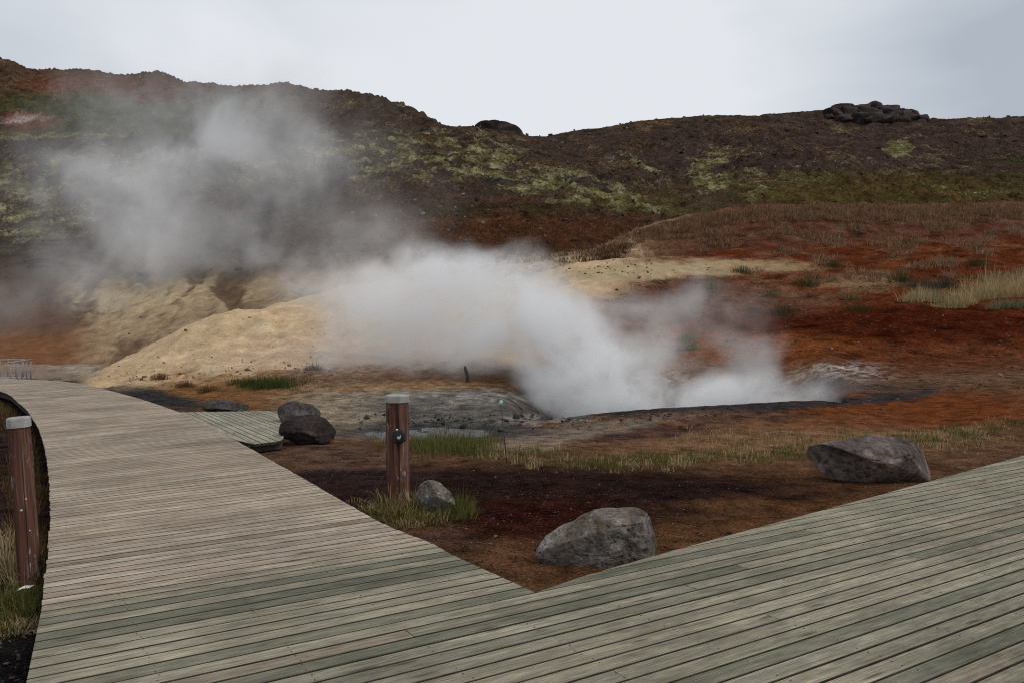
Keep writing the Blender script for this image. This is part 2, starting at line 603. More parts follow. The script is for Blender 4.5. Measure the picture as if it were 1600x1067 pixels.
K = [
    # k0..k3 flat foreground
    [(-900, 1.2, zl, -.3), (100, 1.2, zl, -.3), (300, 1.2, zl, -.2), (2500, 1.2, zl, -.2)],
    [(-900, 5.0, zl, -.3), (80, 5.0, zl, -.3), (400, 5.0, zl, -.16), (2500, 5.0, zl, -.14)],
    [(-900, 9.0, zl, -.34), (60, 9.0, zl, -.34), (300, 9.0, zl, -.2), (450, 9, zl, -.16), (2500, 9.0, zl, -.14)],
    [(-900, 12.2, zl, -.36), (60, 12.2, zl, -.36), (350, 12.2, zl, -.2), (500, 12.2, zl, -.15), (2500, 12.2, zl, -.15)],
    # k4 puddle / front rim of the crater
    [(-900, 15, zl, -.36), (40, 15, zl, -.36), (250, 15, zl, -.2), (330, 15, zl, -.14), (530, 14.5, zl, -.18), (580, 14.5, zl, -.27), (640, 14.5, zl, -.31), (740, 14.5, zl, -.30), (800, 14.8, zl, -.18), (850, 15.5, zl, -.13),
     (900, 16, zy, 652), (1000, 16.5, zy, 640), (1150, 17, zy, 631), (1270, 17.3, zy, 626), (1330, 17, zy, 632), (1450, 16, zy, 648), (1600, 16, zy, 640), (2500, 16, zy, 640)],
    # k5 crater floor
    [(-900, 19, zl, -.36), (60, 19, zl, -.36), (170, 19, zl, -.16), (300, 18, zl, -.09), (450, 18, zy, 632), (560, 17, zy, 644), (700, 17, zy, 642), (780, 17, zy, 640), (840, 18.5, zl, -.45),
     (900, 19.5, zl, -.95), (1000, 20, zl, -1.05), (1240, 20, zl, -1.05), (1290, 19.6, zl, -.6), (1330, 19, zy, 616), (1450, 19, zy, 614), (1600, 19, zy, 604), (2500, 19, zy, 600)],
    # k6 back of the crater
    [(-900, 24, zl, -.36), (40, 24, zl, -.36), (150, 24.5, zl, -.14), (300, 22, zy, 614), (450, 20.5, zy, 607), (560, 20.5, zy, 601), (700, 20.5, zy, 600), (780, 21, zy, 599), (850, 22.5, zy, 600),
     (1000, 24, zy, 600), (1150, 24, zy, 596), (1270, 23, zy, 578), (1330, 22, zy, 585), (1450, 22, zy, 584), (1600, 22, zy, 575), (2500, 22, zy, 565)],
    # k7 lower slope
    [(-900, 27, zl, -.36), (60, 27, zl, -.3), (140, 28, zy, 592), (250, 28, zy, 572), (350, 28, zy, 562), (450, 28, zy, 556), (560, 28.5, zy, 548), (700, 29, zy, 540), (850, 30, zy, 540),
     (1000, 31, zy, 530), (1150, 31, zy, 520), (1300, 31, zy, 505), (1450, 31, zy, 495), (1600, 31, zy, 485), (2500, 31, zy, 470)],
    # k8 crest of the clay mound
    [(-900, 29.5, zl, -.4), (100, 29.5, zl, -.35), (140, 29.5, zy, 590), (190, 30, zy, 563), (250, 31, zy, 535), (300, 32, zy, 512), (350, 33, zy, 493), (450, 36, zy, 475), (500, 37, zy, 462), (540, 38, zy, 449),
     (620, 40, zy, 440), (700, 41, zy, 441), (780, 42, zy, 454), (830, 44, zy, 436), (900, 45, zy, 416), (950, 45.5, zy, 409), (1000, 46, zy, 405), (1080, 46, zy, 402), (1150, 46, zy, 402), (1300, 45, zy, 402), (1600, 43, zy, 402), (2500, 43, zy, 395)],
    # k9 dip behind
    [(-900, 36, zl, -.5), (140, 36, zl, -.5), (250, 37, zl, .0), (350, 39, zl, .7), (450, 41.5, zl, 2.0), (540, 43.5, zl, 3.0), (700, 46.5, zl, 3.5), (780, 47.5, zl, 3.4), (860, 49, zl, 4.7), (940, 50, zl, 5.5),
     (1000, 50.5, zl, 5.9), (1100, 50.5, zy, 393), (1200, 50.5, zy, 382), (1400, 50, zy, 377), (1600, 49, zy, 374), (2500, 49, zy, 368)],
    # k10 heath crest
    [(-900, 45, zy, 548), (140, 45, zy, 545), (250, 46, zy, 525), (350, 48, zy, 488), (450, 50, zy, 462), (540, 52, zy, 440), (620, 52.5, zy, 428), (700, 53, zy, 424), (780, 53, zy, 418), (860, 53.5, zy, 411),
     (940, 54.5, zy, 385), (1000, 56, zy, 357), (1100, 58, zy, 333), (1200, 60, zy, 322), (1400, 60, zy, 322), (1600, 60, zy, 318), (2500, 60, zy, 310)],
    # k11
    [(-900, 52, zy, 490), (140, 52, zy, 488), (250, 53, zy, 468), (350, 54.5, zy, 445), (450, 56.5, zy, 428), (540, 59, zy, 412), (700, 60, zy, 394), (860, 60.5, zy, 388), (940, 62, zl, 7.7), (1000, 64.5, zl, 9.0),
     (1100, 68, zl, 9.9), (1200, 70, zl, 10.4), (1600, 70, zl, 10.8), (2500, 70, zl, 11.2)],
    # k12
    [(-900, 60, zy, 430), (140, 60, zy, 428), (250, 60.5, zy, 420), (450, 64, zy, 392), (540, 67, zy, 373), (700, 71, zy, 345), (860, 73, zy, 335), (940, 75, zy, 331), (1000, 77, zy, 329), (1100, 79, zy, 322), (1200, 81, zy, 310), (1600, 81, zy, 305), (2500, 81, zy, 300)],
    # k13
    [(-900, 80, zy, 322), (0, 80, zy, 320), (250, 80, zy, 315), (450, 82, zy, 303), (700, 87, zy, 270), (860, 92, zy, 270), (1000, 96, zy, 270), (1200, 98, zy, 262), (1600, 98, zy, 262), (2500, 98, zy, 260)],
    # k14 mossy bench
    [(-900, 100, zy, 232), (0, 100, zy, 229), (150, 100, zy, 226), (250, 100, zy, 219), (330, 100, zy, 212), (480, 102, zy, 208), (560, 103, zy, 214), (700, 105, zy, 225), (860, 110, zy, 238), (1000, 115, zy, 226), (1200, 115, zy, 220), (1600, 115, zy, 222), (2500, 115, zy, 225)],
    # k15 dip behind the bench
    [(-900, 113, zl, 24.3), (0, 113, zl, 24.5), (200, 113, zl, 25.0), (330, 113, zl, 26.2), (480, 113, zl, 28.6), (560, 113, zy, 205), (690, 113, zy, 216), (860, 121, zy, 227), (1000, 124, zy, 208), (1200, 124, zy, 198), (1600, 124, zy, 203), (2500, 124, zy, 210)],
    # k16 skyline
    None,
]
COLS_X = np.linspace(-900, 2500, 681)
DK, ZK = [], []
for k in K:
    if k is None:
        sx = np.array([s[0] for s in SKY]); sy = np.array([s[1] for s in SKY])
        dd = np.interp(COLS_X, [-900, 0, 330, 480, 600, 690, 860, 1000, 2500], [172, 170, 164, 154, 140, 129, 131, 133, 133])
        yy = np.interp(COLS_X, sx, sy)
        DK.append(dd); ZK.append(EYE + (HY - yy) * dd / F)
        continue
    x = np.array([q[0] for q in k], float)
    d = np.array([q[1] for q in k], float)
    z = np.array([q[2](q[1], q[3]) for q in k], float)

    def interp_smooth(v):
        s = pchip_slopes(x[:, None], v[:, None])[:, 0]
        i = np.clip(np.searchsorted(x, COLS_X, side='right') - 1, 0, len(x) - 2)
        h = x[i + 1] - x[i]
        t = (COLS_X - x[i]) / h
        return (2 * t**3 - 3 * t**2 + 1) * v[i] + (t**3 - 2 * t**2 + t) * h * s[i] + (-2 * t**3 + 3 * t**2) * v[i + 1] + (t**3 - t**2) * h * s[i + 1]
    DK.append(interp_smooth(d)); ZK.append(interp_smooth(z))
DK.append(DK[-1] + 9); ZK.append(ZK[-1] - 1.2)
DK.append(DK[-1] + 40); ZK.append(ZK[-1] - 14)
DK.append(np.full_like(COLS_X, 420.0)); ZK.append(np.full_like(COLS_X, 2.0))
DK.append(np.full_like(COLS_X, 1500.0)); ZK.append(np.full_like(COLS_X, -4.0))
DK, ZK = np.array(DK), np.array(ZK)
SK = pchip_slopes(DK, ZK)

# sampling rows (depth) and columns (bearing)
rows = np.concatenate([
    1.0 / np.linspace(1 / 1.3, 1 / 3.4, 26)[:-1],
    1.0 / np.linspace(1 / 3.4, 1 / 14.0, 210)[:-1],
    np.linspace(14, 31, 130)[:-1],
    np.linspace(31, 62, 160)[:-1],
    np.linspace(62, 112, 165)[:-1],
    np.linspace(112, 185, 150)[:-1],
    np.array([190, 200, 220, 260, 330, 420, 600, 900, 1500.])])
cpx = np.concatenate([np.linspace(-900, -60, 60)[:-1], np.linspace(-60, 1660, 735)[:-1], np.linspace(1660, 2500, 60)])
NR, NC = len(rows), len(cpx)


def base_profile(cpx, rows):
    """height grid (NR, NC)"""
    Z = np.zeros((len(rows), len(cpx)))
    ci = np.clip(np.searchsorted(COLS_X, cpx, side='right') - 1, 0, len(COLS_X) - 2)
    ct = (cpx - COLS_X[ci]) / (COLS_X[ci + 1] - COLS_X[ci])
    d = DK[:, ci] * (1 - ct) + DK[:, ci + 1] * ct
    z = ZK[:, ci] * (1 - ct) + ZK[:, ci + 1] * ct
    s = pchip_slopes(d, z)
    for j in range(len(cpx)):
        dj, zj, sj = d[:, j], z[:, j], s[:, j]
        i = np.clip(np.searchsorted(dj, rows, side='right') - 1, 0, len(dj) - 2)
        h = dj[i + 1] - dj[i]
        t = np.clip((rows - dj[i]) / h, 0, 1)
        Z[:, j] = (2 * t**3 - 3 * t**2 + 1) * zj[i] + (t**3 - 2 * t**2 + t) * h * sj[i] + (-2 * t**3 + 3 * t**2) * zj[i + 1] + (t**3 - t**2) * h * sj[i + 1]
    return Z, d


ZG, DKC = base_profile(cpx, rows)
YG = np.repeat(rows[:, None], NC, 1)
XG = YG * ((cpx[None, :] - CX) / F)
PXG = np.repeat(cpx[None, :], NR, 0)
PYG0 = HY - (ZG - EYE) * F / YG
K8, K9, K10, K11, K14, K16 = DKC[8], DKC[9], DKC[10], DKC[11], DKC[14], DKC[16]
hillf = sm(0, 8, YG - K10[None, :])                    # beyond the heath crest / clay mound
rightf = sm(880, 1020, PXG)
moundf = sm(20, 24, YG) * (1 - hillf) * (1 - rightf)
slopef = sm(20, 26, YG) * (1 - hillf) * rightf
# relief
flat = 1 - sm(12, 20, YG)
ZD = np.zeros_like(ZG)
nA = fbm2(XG * 0.8, YG * 0.8, 5, 1)
nB = fbm2(XG * 4.0, YG * 4.0, 4, 2)
ZD += flat * (0.018 * nA + 0.010 * nB)
ZD += (1 - flat) * (1 - hillf) * (0.07 * fbm2(XG * 0.45, YG * 0.45, 6, 3) + 0.02 * nB)
ZD += moundf * 0.22 * (fbm2(XG * 0.5 + 3, YG * 0.35, 5, 4, ridged=True) - 0.2)
ZD += moundf * 0.10 * fbm2(XG * 0.22, YG * 0.22, 4, 5)
hum = fbm2(XG * 0.55, YG * 0.55, 5, 6)
ZD += slopef * (0.22 * hum + 0.10 * fbm2(XG * 1.6, YG * 1.6, 4, 8))
rid = fbm2(XG * 0.16, YG * 0.16, 6, 9, ridged=True)
rgh = fbm2(XG * 0.5, YG * 0.5, 6, 11, gain=0.6)
far = sm(60, 95, YG)
ZD += hillf * 0.32 * fbm2(XG * 0.75, YG * 0.75, 4, 12, gain=0.65, ridged=True)
ZD += hillf * ((0.35 + 0.5 * far) * (rid - 0.3) * 0.8 + (0.25 + 0.3 * far) * rgh)
tn = fbm2(XG * 0.07, YG * 0.11, 5, 81, gain=0.55) * 4.2
ti_ = np.floor(tn); tf = tn - ti_
scarp = ti_ + sm(0.36, 0.64, tf)
smask = sm(64, 74, YG) * sm(-.25, .15, fbm2(XG * 0.05, YG * 0.05, 3, 83))
ZD += hillf * smask * 0.9 * (scarp - tn)
# skyline crags
crag = np.exp(-((YG - K16[None, :]) / 7.0) ** 2)
leftc = 1 - sm(660, 720, PXG)
ZD *= 1 - 0.75 * crag * (1 - leftc)
ZD += crag * (leftc * (0.95 * fbm2(XG * 0.33, YG * 0.33, 5, 14, gain=0.62, ridged=True) + 0.8 * fbm2(XG * 1.1, YG * 1.1, 3, 15)) + (1 - leftc) * 0.18 * fbm2(XG * 0.8, YG * 0.8, 4, 16, ridged=True))
# gullies worn down the pale slope at the left
gm = sm(60, 130, PXG) * (1 - sm(470, 540, PXG)) * sm(40, 45, YG) * (1 - sm(56, 63, YG))
gw = 0.45 * fbm2(XG * 0.12, YG * 0.12, 3, 21)
gully = fbm2(XG * 0.42 + gw * 2.2 + YG * 0.12, YG * 0.05 + gw, 3, 23)
ZD += gm * 0.55 * gully
# two small terraces on the hillside
ledge = np.exp(-(((PXG - 640) / 70) ** 2)) * np.exp(-((YG - (84 + (PXG - 640) * 0.02)) / 2.2) ** 2)
ZD += 0.9 * ledge
kn = np.exp(-(((PXG - 1265) / 110) ** 2)) * np.exp(-((YG - 96) / 9.0) ** 2)
ZD += 2.2 * kn
pud = np.exp(-((PXG - 670) / 150) ** 2) * np.exp(-((YG - 15.0) / 1.9) ** 2)
ZD += pud * (0.075 * fbm2(XG * 1.1, YG * 1.1, 4, 71) + 0.04 * nB + 0.012)
# keep the land under the boardwalks low
ZT = ZG + ZD
PYG = HY - (ZT - EYE) * F / YG

# --- a bed cleared below the walk so that no soil pokes through the boards
LEFT_EDGE = np.array([(-0.3, -1.0), (-1.0, 1.3), (-2.22, 3.64), (-2.76, 4.68), (-3.0, 5.1), (-3.51, 6.03), (-4.62, 7.96), (-6.49, 11.06), (-8.5, 14.2), (-11.2, 18.1), (-14.6, 22.4), (-19.0, 25.2), (-25.0, 27.0)])
RIGHT_EDGE = np.array([(-0.6, 6.06), (-1.09, 6.70), (-1.72, 7.78), (-2.63, 9.34), (-5.2, 13.7), (-7.07, 16.6), (-9.9, 20.5), (-13.6, 25.1), (-15.6, 26.8), (-19.5, 28.5), (-25.5, 29.7)])
APEX = np.array((0.12, 4.95))
DECK_EDGE = np.array([(0.12, 4.95), (1.07, 5.77), (2.25, 6.75), (3.72, 7.95), (6.73, 10.45), (9.0, 12.3), (12.0, 14.7)])


def inside(poly, x, y):
    c = np.zeros(np.shape(x), dtype=bool)
    n = len(poly)
    for i in range(n):
        (x1, y1), (x2, y2) = poly[i], poly[(i + 1) % n]
        cond = ((y1 > y) != (y2 > y))
        with np.errstate(divide='ignore', invalid='ignore'):
            c ^= cond & (x < (x2 - x1) * (y - y1) / (y2 - y1 + 1e-12) + x1)
    return c


walk_poly = np.vstack([LEFT_EDGE, RIGHT_EDGE[::-1], APEX[None], DECK_EDGE, np.array([(14, 8), (14, -3), (-0.3, -3)])])
SIDE_POLY = np.array([G(268, 643)[:2], G(425, 640.5)[:2], G(452, 656)[:2], G(441, 687)[:2], G(386, 693.5)[:2], G(300, 655)[:2]])
onwalk = inside(walk_poly, XG, YG) | inside(SIDE_POLY, XG, YG)
ZT = np.where(onwalk, np.minimum(ZT, -0.17), ZT)

col_du = cpx


def terrain_z(X, Y):
    X, Y = np.asarray(X, float), np.asarray(Y, float)
    px = CX + F * X / Y
    j = np.clip(np.searchsorted(cpx, px, side='right') - 1, 0, NC - 2)
    i = np.clip(np.searchsorted(rows, Y, side='right') - 1, 0, NR - 2)
    tj = np.clip((px - cpx[j]) / (cpx[j + 1] - cpx[j]), 0, 1)
    ti = np.clip((Y - rows[i]) / (rows[i + 1] - rows[i]), 0, 1)
    return ((ZT[i, j] * (1 - tj) + ZT[i, j + 1] * tj) * (1 - ti) + (ZT[i + 1, j] * (1 - tj) + ZT[i + 1, j + 1] * tj) * ti)


def on_land(px, py, dmin=3.0, dmax=180.0):
    """first land point seen along the ray of a photo pixel"""
    ds = rows[(rows >= dmin) & (rows <= dmax)]
    X = (px - CX) / F * ds
    z = terrain_z(X, ds)
    ray = EYE + (HY - py) / F * ds
    hit = np.where(z >= ray)[0]
    i = hit[0] if len(hit) else len(ds) - 1
    if 0 < i and len(hit):
        a, b = ray[i - 1] - z[i - 1], z[i] - ray[i]
        t = a / (a + b + 1e-9)
        d = ds[i - 1] + (ds[i] - ds[i - 1]) * t
    else:
        d = ds[i]
    x = (px - CX) / F * d
    return np.array((x, d, float(terrain_z(x, d))))


# --- soil colours (base albedo) by where each kind of ground lies
w1 = fbm2(XG * 0.35, YG * 0.35, 5, 41)
w2 = fbm2(XG * 0.35 + 50, YG * 0.35, 5, 43)
w3 = fbm2(XG * 1.4, YG * 1.4, 5, 45)
w4 = fbm2(XG * 0.12, YG * 0.12, 5, 47)
w5 = fbm2(XG * 0.5, YG * 0.5, 6, 49, gain=0.65)
w6 = fbm2(XG * 2.2, YG * 2.2, 4, 51, gain=0.65)
qx = PXG + 26 * w1 + 9 * w3
qy = PYG + 9 * w2 + 4 * w3
C = np.zeros((NR, NC, 3))
MO = np.zeros((NR, NC))


def paint(mask, color, amt=1.0):
    m = np.clip(mask * amt, 0, 1)[..., None]
    C[...] = C * (1 - m) + np.array(color) * m


def grow(mask, amt=1.0):
    global MO
    MO = np.maximum(MO, np.clip(mask * amt, 0, 1))


def ell(cx, cy, rx, ry, soft=0.5, rot=0.0):
    c, s = math.cos(math.radians(rot)), math.sin(math.radians(rot))
    x, y = qx - cx, qy - cy
    r = np.sqrt(((x * c + y * s) / rx) ** 2 + ((-x * s + y * c) / ry) ** 2)
    return 1 - sm(1 - soft, 1 + soft * 0.6, r)


def band(pts, half, soft=0.5):
    yc = np.interp(qx, [p[0] for p in pts], [p[1] for p in pts])
    edge = sm(pts[0][0] - 20, pts[0][0] + 20, qx) * (1 - sm(pts[-1][0] - 20, pts[-1][0] + 20, qx))
    return (1 - sm(half * (1 - soft), half * (1 + soft), np.abs(qy - yc))) * edge


near = 1 - hillf
rc = sm(-90, 110, qx - 930 + 30 * w1 + (PYG - 500) * 0.9)
paint(np.ones_like(PXG), (0.15, 0.08, 0.045))
# foreground soil
paint(near * ell(1150, 830, 500, 120), (0.15, 0.07, 0.032))
paint(near * ell(1500, 705, 300, 45), (0.17, 0.09, 0.05), 0.8)
paint(near * ell(830, 770, 500, 46, 0.4), (0.034, 0.018, 0.015))
paint(near * ell(840, 812, 170, 38, 0.6), (0.045, 0.0105, 0.007), 0.9)
paint(near * ell(520, 712, 110, 24), (0.14, 0.08, 0.055))
paint(near * ell(545, 745, 140, 16), (0.045, 0.028, 0.026))
paint(near * ell(900, 880, 130, 40), (0.15, 0.072, 0.035), 0.8)
paint(near * ell(700, 845, 60, 24), (0.10, 0.055, 0.035), 0.8)
paint(near * ell(1250, 800, 220, 30) * sm(-.1, .3, w3), (0.17, 0.075, 0.03), 0.7)
# left of the walk
paint(near * (1 - sm(70, 110, PXG)) * sm(600, 620, PYG), (0.04, 0.024, 0.022))
paint(near * (1 - sm(70, 110, PXG)) * sm(900, 950, PYG), (0.022, 0.018, 0.018))
# rim bank
paint(near * ell(1180, 678, 330, 40), (0.24, 0.13, 0.068))
paint(near * ell(1420, 640, 260, 32), (0.19, 0.058, 0.02))
paint(near * ell(1010, 672, 150, 18, 0.6, -4), (0.10, 0.05, 0.042), 0.9)
paint(near * ell(840, 690, 90, 16, 0.6, -6), (0.29, 0.21, 0.145))
paint(near * ell(940, 668, 140, 9, 0.6, -8), (0.25, 0.2, 0.16), 0.9)
paint(near * ell(1290, 655, 120, 12, 0.7), (0.2, 0.085, 0.04), 0.6)
# lower ground between walk and mud
paint(near * ell(330, 615, 190, 34), (0.235, 0.115, 0.05))
paint(near * ell(560, 640, 140, 44), (0.33, 0.26, 0.18))
paint(near * ell(700, 637, 140, 34), (0.16, 0.145, 0.13))
paint(near * ell(690, 640, 150, 28) * sm(.05, .3, w3), (0.26, 0.22, 0.18), 0.7)
paint(near * ell(720, 650, 120, 16) * sm(.1, .35, w6), (0.06, 0.058, 0.058), 0.8)
paint(near * ell(700, 613, 150, 8, 0.7) * sm(-.3, .2, w3), (0.33, 0.31, 0.27), 0.8)
paint(near * ell(640, 604, 170, 7, 0.7), (0.34, 0.2, 0.1), 0.8)
paint(near * ell(690, 672, 190, 16), (0.085, 0.082, 0.08))
paint(near * ell(200, 612, 130, 20, 0.4, 12), (0.045, 0.042, 0.042))
paint(near * ell(800, 640, 70, 26, 0.7), (0.14, 0.125, 0.112), 0.8)
# clay mound
moundc = sm(20, 24, YG) * near * (1 - rc)
slopec = sm(20, 26, YG) * near * rc
paint(moundc * sm(22.5, 25.5, YG) * sm(110, 150, PXG), (0.58, 0.42, 0.255))
paint(moundc * ell(560, 555, 200, 40, 0.8), (0.60, 0.43, 0.31), 0.7)
paint(moundc * ell(330, 590, 230, 12, 0.8) * sm(-.2, .25, w3), (0.26, 0.13, 0.06), 0.9)
paint(moundc * sm(.22, .5, w5) * sm(24, 27, YG), (0.36, 0.21, 0.11), 0.6)
paint(moundc * sm(.3, .5, w1) * sm(24, 27, YG), (0.56, 0.47, 0.34), 0.5)
# red slope
paint(slopec, (0.13, 0.034, 0.013))
paint(slopec * ell(1130, 545, 230, 45), (0.24, 0.078, 0.024), 0.9)
paint(slopec * ell(1480, 570, 250, 36), (0.15, 0.05, 0.022), 0.9)
paint(slopec * ell(1400, 505, 330, 26), (0.07, 0.014, 0.006), 0.9)
paint(slopec * ell(1280, 450, 230, 26) * sm(-.15, .25, w5), (0.23, 0.125, 0.06), 0.9)
paint(slopec * ell(1350, 440, 70, 14), (0.29, 0.18, 0.1), 0.8)
paint(slopec * ell(1130, 470, 190, 30), (0.15, 0.08, 0.055), 0.6)
paint(near * ell(1010, 424, 200, 16, 0.5, -3) * sm(36, 39, YG), (0.42, 0.32, 0.19))
paint(near * ell(1190, 418, 110, 10, 0.7) * sm(36, 39, YG), (0.36, 0.25, 0.14), 0.8)
paint(near * sm(0.6, 1, sm(36, 44, YG)) * rightf * sm(-.05, .35, w5) * (1 - ell(1010, 424, 190, 18)), (0.2, 0.1, 0.05), 0.6)
paint(near * rc * sm(47, 52, YG), (0.105, 0.043, 0.026), 0.85)
paint(near * rc * sm(48, 53, YG) * sm(-.1, .3, w5), (0.15, 0.08, 0.05), 0.8)
# crater surroundings
paint(near * band([(880, 654), (1000, 643), (1150, 634), (1270, 629), (1330, 626), (1460, 612)], 6, 0.9) * (YG > 14) * (YG < 22), (0.048, 0.045, 0.046))
paint(near * ell(1380, 606, 80, 10, 0.9) * sm(-.35, .2, w3), (0.06, 0.05, 0.048))
paint(near * ell(1315, 582, 75, 15, 0.7) * sm(-.25, .15, w6 + .4 * w3), (0.47, 0.43, 0.39), 0.95)
paint(near * ell(1250, 590, 60, 10, 0.7) * sm(-.1, .2, w6), (0.3, 0.25, 0.2), 0.8)
paint(near * ell(850, 656, 80, 9, 0.7) * sm(-.2, .1, w6), (0.36, 0.33, 0.3), 0.8)
paint(near * ell(770, 622, 90, 8, 0.7) * sm(-.1, .2, w6), (0.37, 0.35, 0.31), 0.7)
paint(near * ell(1000, 662, 200, 12, 0.8) * sm(.0, .3, w3), (0.23, 0.11, 0.05), 0.7)
paint(near * ell(1200, 650, 160, 10, 0.8) * sm(-.1, .2, w5), (0.075, 0.05, 0.045), 0.7)
paint(near * ell(1020, 588, 70, 10, 0.7) * sm(-.2, .2, w6), (0.42, 0.37, 0.31), 0.8)
paint(near * ell(1120, 575, 190, 12, 0.8), (0.22, 0.13, 0.075), 0.6)
paint(near * ell(1460, 590, 160, 10, 0.8), (0.2, 0.12, 0.08), 0.5)
paint((ZT < -0.45) * (YG > 14), (0.09, 0.085, 0.085))
paint(near * ell(1290, 600, 40, 14, 0.6), (0.09, 0.08, 0.07), 0.7)
# the far hill
paint(hillf, (0.088, 0.061, 0.045))
paint(hillf * sm(-.15, .3, w4 + .5 * w5), (0.105, 0.057, 0.036), 0.8)
paint(hillf * sm(.05, .35, w1), (0.072, 0.062, 0.056), 0.7)
paint(hillf * ell(780, 372, 290, 56, 0.6), (0.135, 0.056, 0.028))
paint(hillf * ell(470, 395, 200, 40, 0.7), (0.12, 0.085, 0.062), 0.8)
paint(hillf * ell(1350, 235, 400, 60, 0.6), (0.086, 0.056, 0.046))
paint(hillf * sm(.1, .4, w4) * ell(1200, 215, 420, 40, 0.8), (0.105, 0.05, 0.032), 0.8)
# pale worn gullies
stre = 0.5 + 0.9 * gully + 0.3 * w3
gz = sm(80, 150, qx) * (1 - sm(480, 560, qx)) * sm(412, 470, qy) * (YG > 39)
paint(gz, (0.23, 0.165, 0.105))
paint(gz * sm(.42, .66, stre), (0.50, 0.385, 0.24))
paint(gz * sm(.47, .28, stre), (0.10, 0.066, 0.046), 0.9)
paint(gz * sm(.1, .4, w5), (0.22, 0.12, 0.07), 0.6)
paint(sm(38, 41, YG) * near * (1 - sm(560, 800, qx)), (0.2, 0.13, 0.08), 0.6)
paint((YG > 33) * ell(60, 540, 90, 60, 0.7), (0.21, 0.095, 0.045), 0.85)
paint((YG > 33) * ell(40, 505, 100, 22, 0.7), (0.12, 0.075, 0.062), 0.7)
paint((YG > 30) * (YG < 52) * ell(125, 577, 40, 8, 0.7) * sm(-.2, .2, w6), (0.5, 0.48, 0.45), 0.9)
paint((YG > 29) * (YG < 41) * (PXG < 150), (0.3, 0.25, 0.2), 0.6)
# moss and grass on the far hill
spk = sm(-0.02, 0.14, w5 + 0.35 * w6)
str2 = fbm2(XG * 0.22 + YG * 0.10, YG * 0.3 - XG * 0.12, 5, 61, gain=0.6)
spk2 = sm(0.0, 0.16, str2 + 0.3 * w6)
moss = (0.205, 0.19, 0.088)
streak = sm(-.35, .35, str2 + 0.2 * w3)
grow(hillf * sm(-.2, .3, w4 + .3 * w1) * (1 - sm(300, 340, PYG)), 0.55)
grow(hillf * ell(640, 245, 240, 55, 0.5) * (0.35 + 0.65 * streak), 0.95)
grow(hillf * ell(880, 290, 200, 34, 0.5, 12) * (0.3 + 0.7 * streak), 1.0)
grow(hillf * ell(230, 258, 330, 44, 0.6) * (0.45 + 0.55 * streak), 0.85)
grow(hillf * ell(50, 320, 150, 90, 0.6) * (0.5 + 0.5 * streak), 0.9)
grow(hillf * ell(1110, 268, 46, 48, 0.6, -38) * (0.4 + 0.6 * streak), 1.0)
grow(hillf * ell(1170, 285, 60, 40, 0.7, 30) * (0.3 + 0.7 * streak), 0.85)
grow(hillf * ell(1290, 258, 80, 9, 0.7) * (0.4 + 0.6 * streak), 0.9)
grow(hillf * ell(1450, 262, 170, 26, 0.7) * (0.3 + 0.7 * streak), 0.62)
grow(hillf * ell(1160, 240, 80, 22, 0.7) * (0.3 + 0.7 * streak), 0.7)
grow(hillf * ell(1405, 232, 26, 18, 0.5), 0.95)
grow(hillf * ell(1480, 252, 60, 28, 0.6) * streak, 0.7)
grow(hillf * ell(1000, 255, 50, 7, 0.6, 30), 0.8)
grow(hillf * ell(1340, 285, 160, 12, 0.6) * streak, 0.5)
grow(hillf * ell(1250, 205, 360, 34, 0.8) * streak, 0.5)
grn = hillf * sm(0, .3, 0.25 + w4 + 0.4 * w5)
paint(hillf * ell(1400, 302, 320, 36, 0.6), (0.125, 0.082, 0.03), 0.95)
paint(grn * ell(1420, 300, 320, 42, 0.5) * sm(-.1, .3, w1), (0.092, 0.082, 0.024), 0.85)
paint(grn * ell(1010, 316, 150, 20, 0.6, 8), (0.125, 0.095, 0.032), 0.8)
paint(grn * ell(1580, 270, 60, 30, 0.6), (0.06, 0.066, 0.02), 0.8)
paint(grn * ell(760, 330, 160, 12, 0.7), (0.055, 0.052, 0.018), 0.7)
# upper mountain at the left
mt = sm(0, 4, YG - K14[None, :] - 4) * (1 - sm(430, 560, PXG))
paint(mt, (0.12, 0.07, 0.044))
paint(mt * ell(140, 178, 220, 40, 0.5), (0.10, 0.10, 0.034), 0.95)
paint(mt * ell(300, 190, 160, 30, 0.7), (0.075, 0.075, 0.03), 0.7)
paint(mt * ell(120, 133, 100, 16, 0.6), (0.20, 0.072, 0.038), 0.9)
paint(mt * ell(235, 145, 60, 22, 0.6), (0.17, 0.06, 0.034), 0.85)
paint(mt * ell(25, 190, 70, 16, 0.5), (0.2, 0.06, 0.028))
paint(mt * ell(60, 208, 20, 10, 0.6), (0.14, 0.045, 0.025), 0.9)
paint(mt * ell(36, 187, 40, 7, 0.7, -4), (0.55, 0.42, 0.37))
paint(mt * spk * ell(60, 215, 150, 16, 0.6), (0.12, 0.12, 0.05), 0.7)
mt_moss = sm(0, 4, YG - K14[None, :] - 4) * (1 - sm(430, 560, PXG))
grow(mt_moss * ell(90, 215, 150, 14, 0.6), 0.7)
C = np.clip(C * (1 + 0.22 * w3[..., None] + 0.18 * w6[..., None]), 0.004, 0.9)

# bare rock where the hillside breaks into little scarps, scree and moss on the ledges between
grad = np.gradient(ZT, axis=0) / np.gradient(rows)[:, None]
gsm = grad.copy()
for _ in range(3):
    gsm[2:-2] = (gsm[:-4] + gsm[1:-3] + gsm[2:-2] + gsm[3:-1] + gsm[4:]) / 5
steep = sm(0.72, 1.15, gsm) * hillf * (YG > 62)
paint(steep, (0.034, 0.026, 0.023), 0.75)
MO *= 1 - 0.85 * steep
C4 = np.concatenate([C, MO[..., None]], -1)
